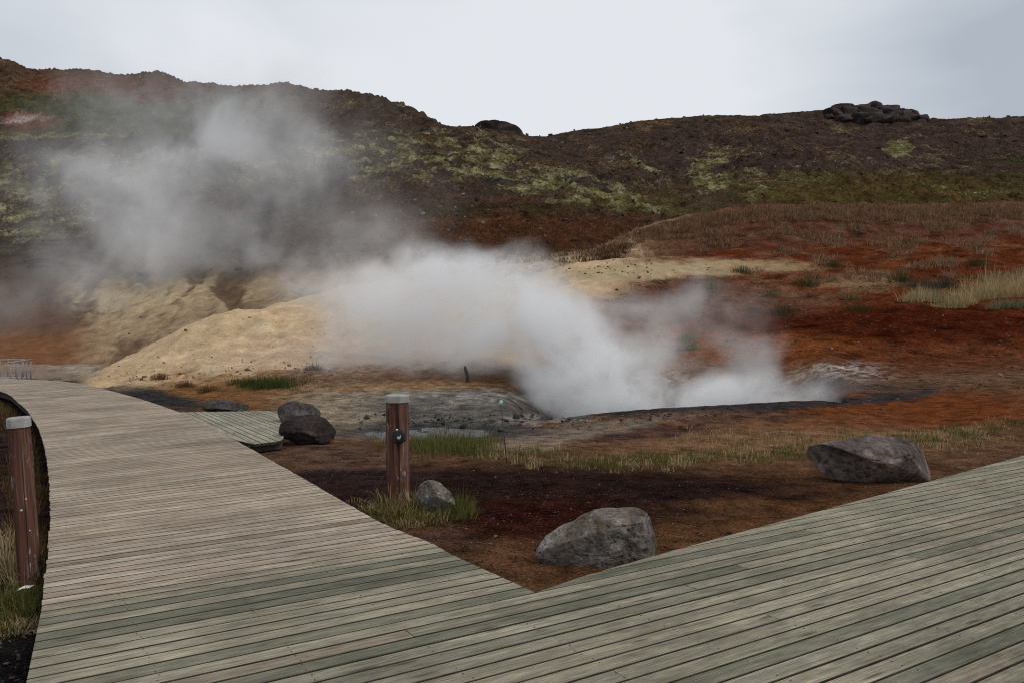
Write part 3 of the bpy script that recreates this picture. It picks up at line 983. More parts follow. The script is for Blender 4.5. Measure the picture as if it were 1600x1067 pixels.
# --- split the land into its named pieces
Vall = np.stack([XG, YG, ZT], -1)
fi, fj = np.meshgrid(np.arange(NR - 1), np.arange(NC - 1), indexing='ij')
fd = rows[fi]
fpx = cpx[fj]
LAB = np.zeros(fi.shape, int)                       # ground
LAB[(fd > 24) & (fd <= K9[fj]) & (fpx < 960) & (fpx > 120)] = 1      # mound
LAB[(fd > 24) & (fd <= K11[fj]) & (fpx >= 960)] = 2                 # red slope
pale = (C[:-1, :-1, 1] > 0.17)                     # the clay ends where its colour does
midz = (fd > 24) & (fd <= K9[fj]) & (fpx > 760) & (fpx < 1300)
LAB[midz] = np.where(pale[midz], 1, 2)
LAB[(fd > K9[fj]) & (fpx < 960)] = 3                                # hillside
LAB[(fd > K11[fj]) & (fpx >= 960)] = 3
LAB[(fd > K9[fj]) & (fd <= 61) & (fpx < 640)] = 4                    # worn pale bank
LAB[(fd > K14[fj] + 6) & (fpx < 560)] = 5                            # mountain
idx = np.arange(NR * NC).reshape(NR, NC)
quads = np.stack([idx[:-1, :-1], idx[:-1, 1:], idx[1:, 1:], idx[1:, :-1]], -1)
land_spec = [
    ("ground", 'ground', "dark brown and orange soil with the trodden path around the hot spring", "ground"),
    ("mound", 'mound', "pale yellow clay mound half veiled by steam behind the spring", "mound"),
    ("slope", 'slope', "rust red bare slope rising to the right of the steaming pool", "slope"),
    ("hillside", 'hill', "dark stony hillside patched with yellow moss below the skyline", "hillside"),
    ("bank", 'mound', "pale gullied clay bank at the foot of the left hillside behind the boardwalk bend", "bank"),
    ("mountain", 'hill', "far green and red mountain ridge at the upper left", "mountain"),
]
for k, (nm, mk, lab, cat) in enumerate(land_spec):
    q = quads[LAB == k]
    used = np.unique(q)
    rem = np.zeros(NR * NC, dtype=np.int64)
    rem[used] = np.arange(len(used))
    o = mesh_obj(nm, Vall.reshape(-1, 3)[used], rem[q], M[mk], smooth=True, colors=C4.reshape(-1, 4)[used])
    tag(o, lab, cat, kind='structure')
# the rest of the ground, behind and beside the viewer, joins the same sheet level
gb = np.array([(-60, -60, -.42), (60, -60, -.42), (60, 1.6, -.42), (-60, 1.6, -.42)])
gb = mesh_obj("ground", gb, np.array([[0, 1, 2, 3]]), M['ground'], colors=np.tile(np.array([[0.05, 0.03, 0.025]]), (4, 1)))
tag(gb, "flat dark soil continuing under the near end of the deck", "ground", kind='structure')


def flat_pool(name, cx, cy, rx, ry, z, mat, seed, **kw):
    n = 64
    a = np.linspace(0, 2 * math.pi, n, endpoint=False)
    r = 1 + 0.12 * np.sin(3 * a + seed) + 0.07 * np.sin(7 * a + 2 * seed) + 0.04 * np.sin(13 * a)
    v = np.stack([cx + rx * r * np.cos(a), cy + ry * r * np.sin(a), np.full(n, z)], -1)
    v = np.vstack([v, [[cx, cy, z]]])
    f = np.array([[i, (i + 1) % n, n] for i in range(n)])
    return tag(mesh_obj(name, v, f, mat), kind='structure', **kw)


pc = G(668, 668, -.25)
flat_pool("puddle", pc[0], pc[1], 2.6, 1.7, -0.25, M['mud_water'], 1.0, label="shallow grey mud puddle behind the post with the black box", cat="puddle")
pc = P(1080, 600, 20.0)
flat_pool("hot_spring", pc[0], 20.0, 4.2, 2.2, -0.78, M['pool_water'], 2.2, label="boiling grey hot spring pool sunk in the crater under the steam", cat="hot spring")

# ------------------------------------------------------------------ planked decks
def edge_x(poly, org, t, n, off):
    """parameters along t where the line org + off*n + s*t meets a polyline"""
    out = []
    for a, b in zip(poly[:-1], poly[1:]):
        oa, ob = np.dot(a - org, n), np.dot(b - org, n)
        if (oa - off) * (ob - off) <= 0 and oa != ob:
            k = (off - oa) / (ob - oa)
            out.append(np.dot(a + (b - a) * k - org, t))
    return out


THICK = 0.036


def plank(parent, p0a, p0b, p1a, p1b, mat, dz=0.0):
    """a board from end 0 (corners a: near side, b: far side) to end 1, bevelled top, own local X along it"""
    p0a, p0b, p1a, p1b = [np.array(p, float) for p in (p0a, p0b, p1a, p1b)]
    c = (p0a + p0b + p1a + p1b) / 4
    ax = (p1a + p1b) / 2 - (p0a + p0b) / 2
    ang = math.atan2(ax[1], ax[0])
    ca, sa = math.cos(-ang), math.sin(-ang)

    def loc(p):
        q = p - c
        return np.array((q[0] * ca - q[1] * sa, q[0] * sa + q[1] * ca))
    A0, B0, A1, B1 = loc(p0a), loc(p0b), loc(p1a), loc(p1b)
    ch, cz = 0.0032, 0.003
    verts = []
    tilt = random.uniform(-0.0006, 0.0006)
    for (A, B) in ((A0, B0), (A1, B1)):
        w = np.linalg.norm(B - A)
        k = ch / max(w, 1e-4)
        A2, B2 = A + (B - A) * k, B + (A - B) * k
        verts += [(A[0], A[1], -THICK), (A[0], A[1], -cz - tilt), (A2[0], A2[1], -tilt), (B2[0], B2[1], tilt), (B[0], B[1], -cz + tilt), (B[0], B[1], -THICK)]
    faces = [(i, (i + 1) % 6, 6 + (i + 1) % 6, 6 + i) for i in range(6)]
    faces = [tuple(reversed(f)) for f in faces]
    faces += [(0, 1, 2, 3, 4, 5), (11, 10, 9, 8, 7, 6)]
    me = bpy.data.meshes.new("plank")
    me.from_pydata([tuple(map(float, v)) for v in verts], [], faces)
    me.materials.append(mat)
    me.materials.append(M['plank_edge_shade'])
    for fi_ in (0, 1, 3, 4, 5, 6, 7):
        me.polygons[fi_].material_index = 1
    o = bpy.data.objects.new("plank", me)
    COL.objects.link(o)
    o.location = (c[0], c[1], dz)
    o.rotation_euler = (0, 0, ang)
    o.parent = parent
    return o


def disc_field(name, pts, r, mat, parent, z=0.0015):
    n = 6
    a = np.linspace(0, 2 * math.pi, n, endpoint=False)
    ring = np.stack([np.cos(a) * r, np.sin(a) * r, np.zeros(n)], -1)
    V, Fc = [], []
    for i, p in enumerate(pts):
        top = ring + np.array([p[0], p[1], z])
        V.append(top)
        V.append(ring * 1.0 + np.array([p[0], p[1], z - 0.006]))
        b = i * 2 * n
        Fc.append(tuple(range(b, b + n)))
        Fc += [(b + k, b + n + k, b + n + (k + 1) % n, b + (k + 1) % n) for k in range(n)]
    o = mesh_obj(name, np.vstack(V), Fc, mat, parent)
    o["kind"] = "stuff"
    return o


def beam(name, pts, w, z0, z1, mat, parent):
    """a squared timber run along pts (2D)"""
    V, Fc = [], []
    pts = [np.array(p, float) for p in pts]
    for i, p in enumerate(pts):
        a = pts[max(i - 1, 0)]
        b = pts[min(i + 1, len(pts) - 1)]
        t = (b - a) / np.linalg.norm(b - a)
        n = np.array((-t[1], t[0])) * w / 2
        V += [(*(p - n), z0), (*(p + n), z0), (*(p + n), z1), (*(p - n), z1)]
    for i in range(len(pts) - 1):
        b = i * 4
        Fc += [(b + k, b + 4 + k, b + 4 + (k + 1) % 4, b + (k + 1) % 4) for k in range(4)]
    Fc += [(0, 1, 2, 3), tuple(4 * (len(pts) - 1) + k for k in (3, 2, 1, 0))]
    return mesh_obj(name, np.array(V), Fc, mat, parent)


PITCH, GAP = 0.125, 0.0098
ANG = math.radians(32.6)
T, N = np.array((math.cos(ANG), math.sin(ANG))), np.array((-math.sin(ANG), math.cos(ANG)))
ORG = np.array((0.0, 0.0))

deck = empty("viewing_deck", (0, 0, 0), label="greenish grey plank deck in the foreground spreading to the right", cat="deck", kind='structure')
OFF1 = float(np.dot(np.array((-2.76, 4.68)), N))
rows_off = np.arange(OFF1, -1.9, -PITCH)
screws = []
LE = LEFT_EDGE
RE = np.vstack([APEX[None], [[-0.43, 5.75]], RIGHT_EDGE])


def side_limit(off, which):
    if which == 'left':
        s = edge_x(LE, ORG, T, N, off)
        return min(s) if s else -1.5
    if which == 'walk_right':
        s = edge_x(RE, ORG, T, N, off)
        return s[0] if s else None
    if which == 'deck_left':
        s = edge_x(DECK_EDGE, ORG, T, N, off)
        return min(s) if s else None


apex_off = float(np.dot(APEX, N))
for ri, o1 in enumerate(rows_off):
    o0 = o1 - PITCH + GAP * random.uniform(0.85, 1.25)
    mid = (o0 + o1) / 2
    runs = []
    if mid > apex_off:
        a0, a1 = side_limit(o0, 'left'), side_limit(o1, 'left')
        b0, b1 = side_limit(max(o0, apex_off), 'walk_right'), side_limit(o1, 'walk_right')
        if b0 is not None and b1 is not None:
            runs.append((a0, a1, b0, b1, False))
        d0, d1 = side_limit(max(o0, apex_off + 1e-4), 'deck_left'), side_limit(o1, 'deck_left')
        if d0 is not None and d1 is not None:
            runs.append((d0, d1, 13.5, 13.5, True))
    else:
        runs.append((side_limit(o0, 'left'), side_limit(o1, 'left'), 12.5, 12.5, True))
    for (a0, a1, b0, b1, joint) in runs:
        cuts = []
        if joint:
            # butt joints over the joists, staggered row by row
            jo = (1.83, 4.27, 3.05, 5.49, 2.44, 4.88)[ri % 6] + random.choice((-.61, 0, 0, .61))
            s = jo
            while s < min(b0, b1) - 0.6:
                if s > max(a0, a1) + 0.5:
                    cuts.append(s)
                s += random.choice((3.05, 3.66, 4.27))
        seg = [(a0, a1)] + [(s + .0015, s + .0015) for s in cuts]
        end = [(s - .0015, s - .0015) for s in cuts] + [(b0, b1)]
        for (s0, s1), (e0, e1) in zip(seg, end):
            plank(deck, o0 * N + s0 * T, o1 * N + s1 * T, o0 * N + e0 * T, o1 * N + e1 * T, M['plank_green'], random.uniform(-.0008, .0008))
        s = math.ceil(max(a0, a1) / .61) * .61
        while s < min(b0, b1) - .03 and s < 9:
            for q in (0.22, 0.78):
                if random.random() < 0.35:
                    continue
                screws.append((o0 + (o1 - o0) * q + random.uniform(-.006, .006)) * N + (s + random.uniform(-.012, .012)) * T)
            s += .61
disc_field("screw_heads", screws, 0.0047, M['screw'], deck)
inner = lambda poly, k: [p + k for p in poly]
beam("joist", [p + np.array((-.03, -.09)) for p in DECK_EDGE], 0.05, -0.17, -0.045, M['joist'], deck)
beam("joist", [(-2.6, 4.6), (-2.06, 3.6), (-0.85, 1.4)], 0.05, -0.17, -0.045, M['joist'], deck)
for s in (1.2, 3.0, 4.8):
    p = s * T
    beam("joist", [p + (-1.5) * N, p + (apex_off - 0.1) * N], 0.05, -0.17, -0.045, M['joist'], deck)

# the weathered walk that curves away to the left
walk = empty("boardwalk", (0, 0, 0), label="long tan boardwalk of weathered cross planks curving away to the left", cat="boardwalk", kind='structure')


def arc(poly):
    return np.concatenate([[0], np.cumsum(np.linalg.norm(np.diff(poly, axis=0), axis=1))])


def smooth_poly(poly, step=0.1):
    """Catmull-Rom resample"""
    P4 = np.vstack([2 * poly[0] - poly[1], poly, 2 * poly[-1] - poly[-2]])
    out = []
    for i in range(1, len(P4) - 2):
        p0, p1, p2, p3 = P4[i - 1:i + 3]
        m = max(2, int(np.linalg.norm(p2 - p1) / step))
        for t in np.linspace(0, 1, m, endpoint=False):
            out.append(0.5 * ((2 * p1) + (-p0 + p2) * t + (2 * p0 - 5 * p1 + 4 * p2 - p3) * t * t + (-p0 + 3 * p1 - 3 * p2 + p3) * t ** 3))
    out.append(poly[-1])
    return np.array(out)


Ls = smooth_poly(LEFT_EDGE[3:])
Rs = smooth_poly(RIGHT_EDGE)
La, Ra = arc(Ls), arc(Rs)


def at(poly, a, s):
    return np.array((np.interp(s, a, poly[:, 0]), np.interp(s, a, poly[:, 1])))


# pair the two edges: square across, never crossing
Lm, Rm = La[-1], Ra[-1]
nb = int(((Lm + Rm) / 2) / PITCH)
screws = []
for i in range(nb):
    f0, f1 = i / nb, (i + 1) / nb
    l0, l1 = at(Ls, La, f0 * Lm), at(Ls, La, f1 * Lm)
    r0, r1 = at(Rs, Ra, f0 * Rm), at(Rs, Ra, f1 * Rm)
    gl = GAP * random.uniform(0.75, 1.05)
    u = (r0 - l0) / np.linalg.norm(r0 - l0)
    ja, jb = random.uniform(-.006, .006), random.uniform(-.006, .006)
    tl, tr = (l1 - l0), (r1 - r0)
    l0, r0 = l0 + tl / np.linalg.norm(tl) * gl, r0 + tr / np.linalg.norm(tr) * gl
    plank(walk, l0 + u * ja, l1 + u * ja, r0 + u * jb, r1 + u * jb, M['plank_tan'], random.uniform(-.0008, .0008))
    if i < 50:
        for k in (0.05, 0.35, 0.65, 0.95):
            for q in (0.25, 0.75):
                if random.random() < 0.7:
                    continue
                screws.append((l0 + (l1 - l0) * q) * (1 - k) + (r0 + (r1 - r0) * q) * k)
disc_field("screw_heads", screws, 0.0036, M['screw'], walk)
for k in (0.04, 0.5, 0.96):
    pts = [at(Ls, La, f * Lm) * (1 - k) + at(Rs, Ra, f * Rm) * k for f in np.linspace(0.0, 1, 40)]
    beam("joist", pts, 0.05, -0.18, -0.042, M['joist'], walk)

# small side deck by the dark rocks
sided = empty("side_deck", (0, 0, 0), label="small pale plank platform beside the boardwalk at the dark rocks", cat="platform", kind='structure')
sd_t = np.array((2.57, -4.15)); sd_t /= np.linalg.norm(sd_t)
sd_n = np.array((-sd_t[1], sd_t[0]))
sp = np.vstack([SIDE_POLY, SIDE_POLY[:1]])
offs = [np.dot(p, sd_n) for p in SIDE_POLY]
o = min(offs) + 0.02
while o < max(offs) - 0.1:
    o1 = o + 0.125 - 0.011
    s0, s1 = sorted(edge_x(sp, ORG, sd_t, sd_n, o)), sorted(edge_x(sp, ORG, sd_t, sd_n, o1))
    if len(s0) >= 2 and len(s1) >= 2:
        dz = -0.012
        plank(sided, o * sd_n + s0[0] * sd_t, o1 * sd_n + s1[0] * sd_t, o * sd_n + s0[-1] * sd_t, o1 * sd_n + s1[-1] * sd_t, M['plank_pale'], dz)
    o += 0.125
ctr = SIDE_POLY.mean(0)
sh = ctr + (SIDE_POLY - ctr) * 0.95
beam("joist", [sh[4], sh[3], sh[2]], 0.05, -0.15, -0.05, M['joist'], sided)
beam("joist", [sh[0] * .5 + sh[5] * .5, (sh[2] + sh[3]) / 2], 0.05, -0.15, -0.05, M['joist'], sided)

# ------------------------------------------------------------------ posts
def prism(n_pts, z0, z1, ch=0.0, zc=0.0):
    """closed prism from a 2-D outline with an optional top chamfer"""
    bm = bmesh.new()
    n_pts = [np.array(p) for p in n_pts]
    lo = [bm.verts.new((p[0], p[1], z0)) for p in n_pts]
    hi = [bm.verts.new((p[0], p[1], z1 - zc)) for p in n_pts]
    k = len(lo)
    rings = [lo, hi]
    if ch:
        rings.append([bm.verts.new((p[0] * (1 - ch), p[1] * (1 - ch), z1)) for p in n_pts])
    for a, b in zip(rings[:-1], rings[1:]):
        for i in range(k):
            bm.faces.new((a[i], a[(i + 1) % k], b[(i + 1) % k], b[i]))
    bm.faces.new(rings[-1])
    bm.faces.new(list(reversed(lo)))
    return bm


def octo(w, cut):
    h = w / 2
    c = h - cut
    return [(h, -c), (h, c), (c, h), (-c, h), (-h, c), (-h, -c), (-c, -h), (c, -h)]


def shaft(w, cut, H, seed, segs=14):
    """post shaft, slightly uneven, with many rings so that the drying faces wander"""
    bm = bmesh.new()
    rings = []
    for s in range(segs + 1):
        z = -0.25 + (H + 0.25) * s / segs
        k = 1.02 - 0.03 * max(z, 0) / H
        pts = octo(w * k, cut)
        rings.append([bm.verts.new((p[0] + 0.002 * math.sin(seed + 9 * z + i * 2.1), p[1] + 0.002 * math.cos(seed + 7 * z + i), z)) for i, p in enumerate(pts)])
    n = 8
    for a, b in zip(rings[:-1], rings[1:]):
        for i in range(n):
            bm.faces.new((a[i], a[(i + 1) % n], b[(i + 1) % n], b[i]))
    bm.faces.new(rings[-1])
    bm.faces.new(list(reversed(rings[0])))
    return bm


def make_post(px, base_y, top_y, width_px, rz, lean, label, seed):
    d = (EYE + 0.16) * F / (base_y - HY)
    x = (px - CX) / F * d
    z0 = float(terrain_z(x, d))
    H = EYE + (HY - top_y) / F * d - z0
    w = width_px / F * d / 1.04
    root = empty("post", (x, d, z0), rz, label=label, cat="post", group="stained marker posts beside the boardwalk")
    root.rotation_euler = (0, math.radians(lean), rz)
    capz = 0.075
    bm_obj("shaft", shaft(w, w * 0.235, H - capz, seed), M['post'], root)
    bmc = prism(octo(w * 1.075, w * 0.25), H - capz, H, 0.07, 0.012)
    bm_obj("cap", bmc, M['cap'], root)
    return root, d, z0, H, w


post_b, d_b, z_b, H_b, w_b = make_post(622.5, 786, 616.5, 33.5, math.radians(-8), -0.7, "red brown wooden post with a pale cap and a black box on its front", 1.0)
post_a, d_a, z_a, H_a, w_a = make_post(48, 882, 650, 30.5, math.radians(24), -3.6, "red brown wooden post with a white cap leaning beside the left edge of the boardwalk", 4.0)


def rounded_box(w, d, h, r, seg=4):
    bm = bmesh.new()
    bmesh.ops.create_cube(bm, size=1.0)
    bmesh.ops.scale(bm, vec=(w, d, h), verts=bm.verts)
    vert_edges = [e for e in bm.edges if abs(e.verts[0].co.y - e.verts[1].co.y) > d * 0.5]
    bmesh.ops.bevel(bm, geom=vert_edges, offset=r, segments=seg, profile=0.5, affect='EDGES')
    front = [e for e in bm.edges if all(v.co.y < -d * 0.49 for v in e.verts)]
    bmesh.ops.bevel(bm, geom=front, offset=min(d * 0.2, 0.012), segments=2, profile=0.5, affect='EDGES')
    return bm


bw = 0.122
bz = EYE + (HY - 681) / F * (d_b - w_b / 2) - z_b
box = bm_obj("counter_box", rounded_box(bw, 0.06, 0.125, 0.028), M['black_plastic'], post_b, True, (0.052, -w_b / 2 - 0.028, bz), (0, 0, 0))
box["label"] = "black rounded plastic box with a small pale emblem"
# emblem: a small cupped shape
bm = bmesh.new()
outl = [(-.022, .004), (-.019, -.012), (-.008, -.021), (.006, -.021), (.017, -.012), (.021, .004), (.020, .024), (.013, .012), (.009, .002), (.003, .008), (-.004, .001), (-.010, .009), (-.015, .002)]
f0 = [bm.verts.new((x_, -.0318, z_)) for x_, z_ in outl]
f1 = [bm.verts.new((x_, -.0295, z_)) for x_, z_ in outl]
bm.faces.new(f0)
for i in range(len(outl)):
    j = (i + 1) % len(outl)
    bm.faces.new((f0[j], f0[i], f1[i], f1[j]))
bmesh.ops.recalc_face_normals(bm, faces=bm.faces)
bm_obj("emblem", bm, M['emblem'], box, False, (0.010, 0, 0.0))
bm = prism([(0.012 * math.cos(a), 0.012 * math.sin(a)) for a in np.linspace(0, 2 * math.pi, 10, endpoint=False)], 0, 0.014, 0.2, 0.003)
bm_obj("button", bm, M['white_plastic'], box, True, (-0.018, 0.0, 0.0625))
bm = bmesh.new()
bmesh.ops.create_cube(bm, size=1.0)
bmesh.ops.scale(bm, vec=(0.034, 0.006, 0.125), verts=bm.verts)
bmesh.ops.bevel(bm, geom=bm.edges[:], offset=0.0015, segments=1, affect='EDGES')
pl = bm_obj("plate", bm, M['plate'], post_b, False, (-w_b / 2 + w_b * 0.118, -w_b / 2 + w_b * 0.118 - 0.004, H_b - 0.21), (0, 0, math.radians(-45)))
pl["label"] = "small dark plate"
for dz in (-0.045, 0.045):
    bm = prism([(0.004 * math.cos(a), 0.004 * math.sin(a)) for a in np.linspace(0, 2 * math.pi, 6, endpoint=False)], 0, 0.003)
    bm_obj("screw", bm, M['screw'], pl, False, (0, -0.0028, dz), (math.radians(90), 0, 0))
# knots and bolt heads on the left post
for (kx, kz, kr) in ((0.02, 0.66, 0.007), (-0.015, 0.58, 0.009), (0.03, 0.42, 0.006)):
    bm = prism([(kr * math.cos(a), kr * math.sin(a)) for a in np.linspace(0, 2 * math.pi, 10, endpoint=False)], 0, 0.006, 0.3, 0.003)
    bm_obj("bolt_head", bm, M['emblem'], post_a, True, (kx, -w_a / 2 + 0.0005, kz), (math.radians(90), 0, 0))

# ------------------------------------------------------------------ rocks
def ico(sub):
    bm = bmesh.new()
    bmesh.ops.create_icosphere(bm, subdivisions=sub, radius=1.0)
    v = np.array([x.co[:] for x in bm.verts])
    f = np.array([[y.index for y in x.verts] for x in bm.faces])
    bm.free()
    return v, f


ICO = {s: ico(s) for s in (1, 2, 3, 4, 5, 6)}


def boulder(name, outline_px, d, depth, mat, label, cat="boulder", group=None, sub=5, rough=0.05, cuts=7, seed=1, pits=0.0, planes=(), squash=0.55, parent=None, sink=0.0):
    """rock whose outline seen from the walk follows outline_px; real depth, facets and pits"""
    pts = np.array([P(px, py, d) for px, py in outline_px])
    cxz = pts[:, [0, 2]].mean(0)
    rel = pts[:, [0, 2]] - cxz
    th = np.arctan2(rel[:, 1], rel[:, 0])
    rr = np.hypot(rel[:, 0], rel[:, 1])
    o = np.argsort(th)
    th, rr = th[o], rr[o]
    th = np.concatenate([th - 2 * math.pi, th, th + 2 * math.pi])
    rr = np.tile(rr, 3)
    v, f = ICO[sub]
    a = np.arctan2(v[:, 2], v[:, 0])
    c = np.sqrt(v[:, 0] ** 2 + v[:, 2] ** 2)
    R = np.interp(a, th, rr)
    cc = c ** squash
    size = rr.mean()
    p = np.stack([np.cos(a) * R * cc, v[:, 1] * depth * (1 - 0.25 * c), np.sin(a) * R * cc], -1)
    r = np.random.default_rng(seed)
    # facets: flatten what lies past planes that face the viewer's side and the back
    pl = [(np.array(q_[:3], float), q_[3]) for q_ in planes]
    for _ in range(cuts):
        n = r.normal(size=3)
        n[1] = -abs(n[1]) - 0.9 if r.random() < 0.7 else abs(n[1]) + 0.5
        pl.append((n, 0.9 - 0.12 * r.random()))
    for n, qn in pl:
        n = n / np.linalg.norm(n)
        s = p @ n
        lim = np.quantile(s, qn)
        p -= (np.maximum(s - lim, 0) * 0.95)[:, None] * n
    nv = v * 1.0
    q = p / size
    p += nv * (size * rough * 1.3 * fbm3(q * 1.6 + seed, 4, seed))[:, None]
    p += nv * (size * rough * 1.3 * (fbm3(q * 4.0 + seed, 5, seed + 3, 0.6)))[:, None]
    p += nv * (size * rough * 0.9 * np.minimum(fbm3(q * 8 + seed, 3, seed + 5, 0.6, True), 0.4))[:, None]
    if pits:
        pm = sm(0.22, 0.55, fbm3(q * 3.2 + 9 + seed, 3, seed + 8))
        p -= nv * (size * pits * pm)[:, None]
    for ax_, k_ in ((0, 0), (2, 1)):          # keep the seen width and height
        lo, hi = p[:, ax_].min(), p[:, ax_].max()
        tl, th_ = rel[:, k_].min(), rel[:, k_].max()
        p[:, ax_] = tl + (p[:, ax_] - lo) * (th_ - tl) / (hi - lo)
    x0, z0 = cxz
    base = float(terrain_z(x0, d))
    zmin = p[:, 2].min() + z0
    loc = (x0, d, z0 - sink)
    ob = mesh_obj(name, p, f, mat, parent=parent, smooth=True, loc=loc)
    if parent is None:
        tag(ob, label, cat, group)
    return ob


boulder("boulder", [(836, 866), (845, 848), (862, 835), (890, 822), (915, 807), (935, 799), (965, 798), (1000, 798), (1008, 803), (1018, 822), (1026, 846), (1033, 862), (1018, 868), (990, 874), (960, 886), (930, 892), (890, 890), (856, 886), (840, 880)],
        6.05, 0.42, M['boulder_pitted'], "big pitted brown and grey boulder at the corner where the two decks meet", sub=6, rough=0.055, seed=3, pits=0.13, cuts=4, planes=((-.5,-.45,.75,.80),(.05,-.95,.25,.82),(-.15,-.75,-.6,.86),(.9,-.4,.2,.9),(.1,-.2,.95,.88)))
boulder("boulder", [(1263, 716), (1268, 708), (1288, 699), (1310, 689), (1330, 688), (1352, 683), (1385, 682), (1412, 688), (1446, 697), (1468, 706), (1470, 717), (1464, 736), (1450, 753), (1422, 762), (1392, 767), (1365, 758), (1320, 755), (1290, 744), (1270, 732)],
        9.3, 0.55, M['boulder_grey'], "smooth grey slab shaped boulder leaning over the right deck edge", sub=6, rough=0.035, seed=11, cuts=3, planes=((-.42,-.72,-.52,.66),(.30,-.85,-.28,.78),(.08,-.42,.9,.70),(.9,-.35,-.1,.95),(0,-1,-.9,.84)))
boulder("boulder", [(648, 790), (650, 770), (657, 756), (668, 750), (680, 752), (695, 762), (706, 776), (713, 792), (712, 804), (690, 808), (660, 805)],
        7.75, 0.2, M['boulder_lichen'], "small lichen spotted rock in the grass beside the post with the black box", sub=5, rough=0.05, seed=5, cuts=4, planes=((.5,-.5,.6,.8),(-.4,-.8,.3,.82)))
boulder("boulder", [(437, 678), (439, 664), (449, 655), (468, 648), (490, 650), (508, 658), (517, 669), (523, 682), (518, 692), (490, 695), (455, 694), (440, 689)],
        12.6, 0.45, M['boulder_red'], "dark red lava boulder at the right end of the small side deck", group="dark lava rocks around the side deck", sub=5, rough=0.08, seed=8, cuts=4, planes=((-.1,-.8,-.5,.75),(.1,-.4,.9,.75),(.6,-.7,0,.85)))
boulder("boulder", [(437, 645), (439, 631), (447, 626), (470, 628), (490, 634), (500, 645), (498, 655), (470, 664), (444, 660)],
        14.6, 0.45, M['boulder_dark'], "dark grey lava rock just behind the red lava boulder", group="dark lava rocks around the side deck", sub=5, rough=0.08, seed=9, cuts=6)
boulder("boulder", [(318, 641), (319, 631), (328, 626), (345, 625), (358, 629), (372, 633), (388, 640), (385, 645), (350, 645), (325, 646)],
        17.0, 0.4, M['boulder_dark'], "low flat grey rock at the back edge of the small side deck", group="dark lava rocks around the side deck", sub=5, rough=0.08, seed=12, cuts=5)
p0 = on_land(2, 880, 4)
boulder("boulder", [(-14, 884), (-10, 874), (0, 871), (9, 876), (11, 886), (4, 893), (-8, 893)], 6.4, 0.09, M['boulder_dark'], "small dark rock in the grass at the left picture edge below the leaning post", sub=4, rough=0.06, seed=21, cuts=5)

# ridge rocks
boulder("rock_outcrop", [(739, 212), (743, 199), (752, 191), (767, 189), (783, 193), (800, 197), (812, 203), (818, 213), (803, 222), (757, 224)], 127.5, 3.0, M['outcrop'],
        "rounded brown rock knob standing alone in the saddle of the skyline", "rock", sub=5, rough=0.05, seed=31, cuts=6)
boulder("rock_outcrop", [(596, 283), (602, 276), (618, 274), (640, 276), (655, 283), (676, 290), (690, 298), (672, 304), (650, 296), (620, 296), (600, 294)], 83.0, 1.3, M['outcrop'],
        "dark overhanging ledge of rock halfway up the mossy hillside", "rock", sub=5, rough=0.14, seed=33, cuts=5, pits=0.1)
# blocky crag on the right skyline: slabs as its parts
crag_root = empty("rock_outcrop", tuple(P(1375, 190, 131.5)), label="blocky dark crag of stacked slabs on the right of the skyline", cat="rock")
slabs = [(1318, 170, 15, 6), (1330, 178, 18, 8), (1345, 172, 14, 6), (1360, 180, 20, 9), (1366, 168.5, 11, 6), (1376, 172, 15, 7), (1352, 188, 22, 7), (1388, 176, 16, 7), (1392, 171.5, 9, 5), (1402, 180, 16, 6), (1412, 177.5, 10, 4), (1423, 180, 10, 4.5),
         (1418, 185, 14, 4), (1437, 187, 6, 4.5), (1443, 190.5, 4, 3), (1308, 176, 12, 5), (1296, 177.5, 9, 4), (1375, 188, 22, 6), (1402, 188, 18, 5), (1320, 187, 16, 6)]
_rc = np.random.default_rng(404)
for _ in range(34):
    _x = _rc.uniform(1292, 1452)
    _top = np.interp(_x, [1290, 1320, 1380, 1430, 1450], [177, 172, 172, 179, 189])
    slabs.append((_x, _top + abs(_rc.normal(2, 6)) + 1, _rc.uniform(3, 8), _rc.uniform(2, 4)))
for i, (sx_, sy_, rx_, ry_) in enumerate(slabs):
    fwd = (sy_ - np.interp(sx_, [1290, 1320, 1380, 1430, 1450], [174, 170, 170, 177, 188]))      # lower slabs stick out of the slope
    dd_ = 131.5 - 0.28 * max(fwd, 0) - 0.4
    c = P(sx_, sy_, dd_)
    v, f = ICO[3]
    p = np.sign(v) * np.abs(v) ** 0.4
    p = p * np.array((rx_ / F * 131.5, 1.0 + 0.5 * random.random(), ry_ / F * 131.5)) * 1.05
    rr_ = np.random.default_rng(300 + i)
    for _ in range(9):
        nn = rr_.normal(size=3); nn /= np.linalg.norm(nn)
        ss = p @ nn
        p = p - (np.maximum(ss - np.quantile(ss, 0.84), 0) * 0.97)[:, None] * nn
    p += v * (0.42 * fbm3(p * 0.9 + i * 3.1, 4, i) + 0.28 * fbm3(p * 2.6 + i, 3, i + 50, 0.6, True))[:, None]
    tl_ = random.uniform(-.14, .14)
    p = np.stack([p[:, 0] * math.cos(tl_) - p[:, 2] * math.sin(tl_), p[:, 1], p[:, 0] * math.sin(tl_) + p[:, 2] * math.cos(tl_)], -1)
    ob = mesh_obj("slab", p, f, M['outcrop'], parent=crag_root, smooth=False, loc=tuple(c - np.array(crag_root.location) + np.array((0, random.uniform(-.3, .3), 0))))


# scattered stones ---------------------------------------------------------------
STONE = []
for s in range(6):
    v, f = ICO[1]
    r = np.random.default_rng(100 + s)
    p = v * np.array((1, 0.75 + 0.3 * r.random(), 0.55 + 0.25 * r.random()))
    for _ in range(7):
        nn = r.normal(size=3); nn /= np.linalg.norm(nn)
        ss = p @ nn
        p = p - np.maximum(ss - np.quantile(ss, 0.72), 0)[:, None] * nn
    p = p * (1 + 0.10 * r.normal(size=(len(v), 1)))
    STONE.append((p, f))


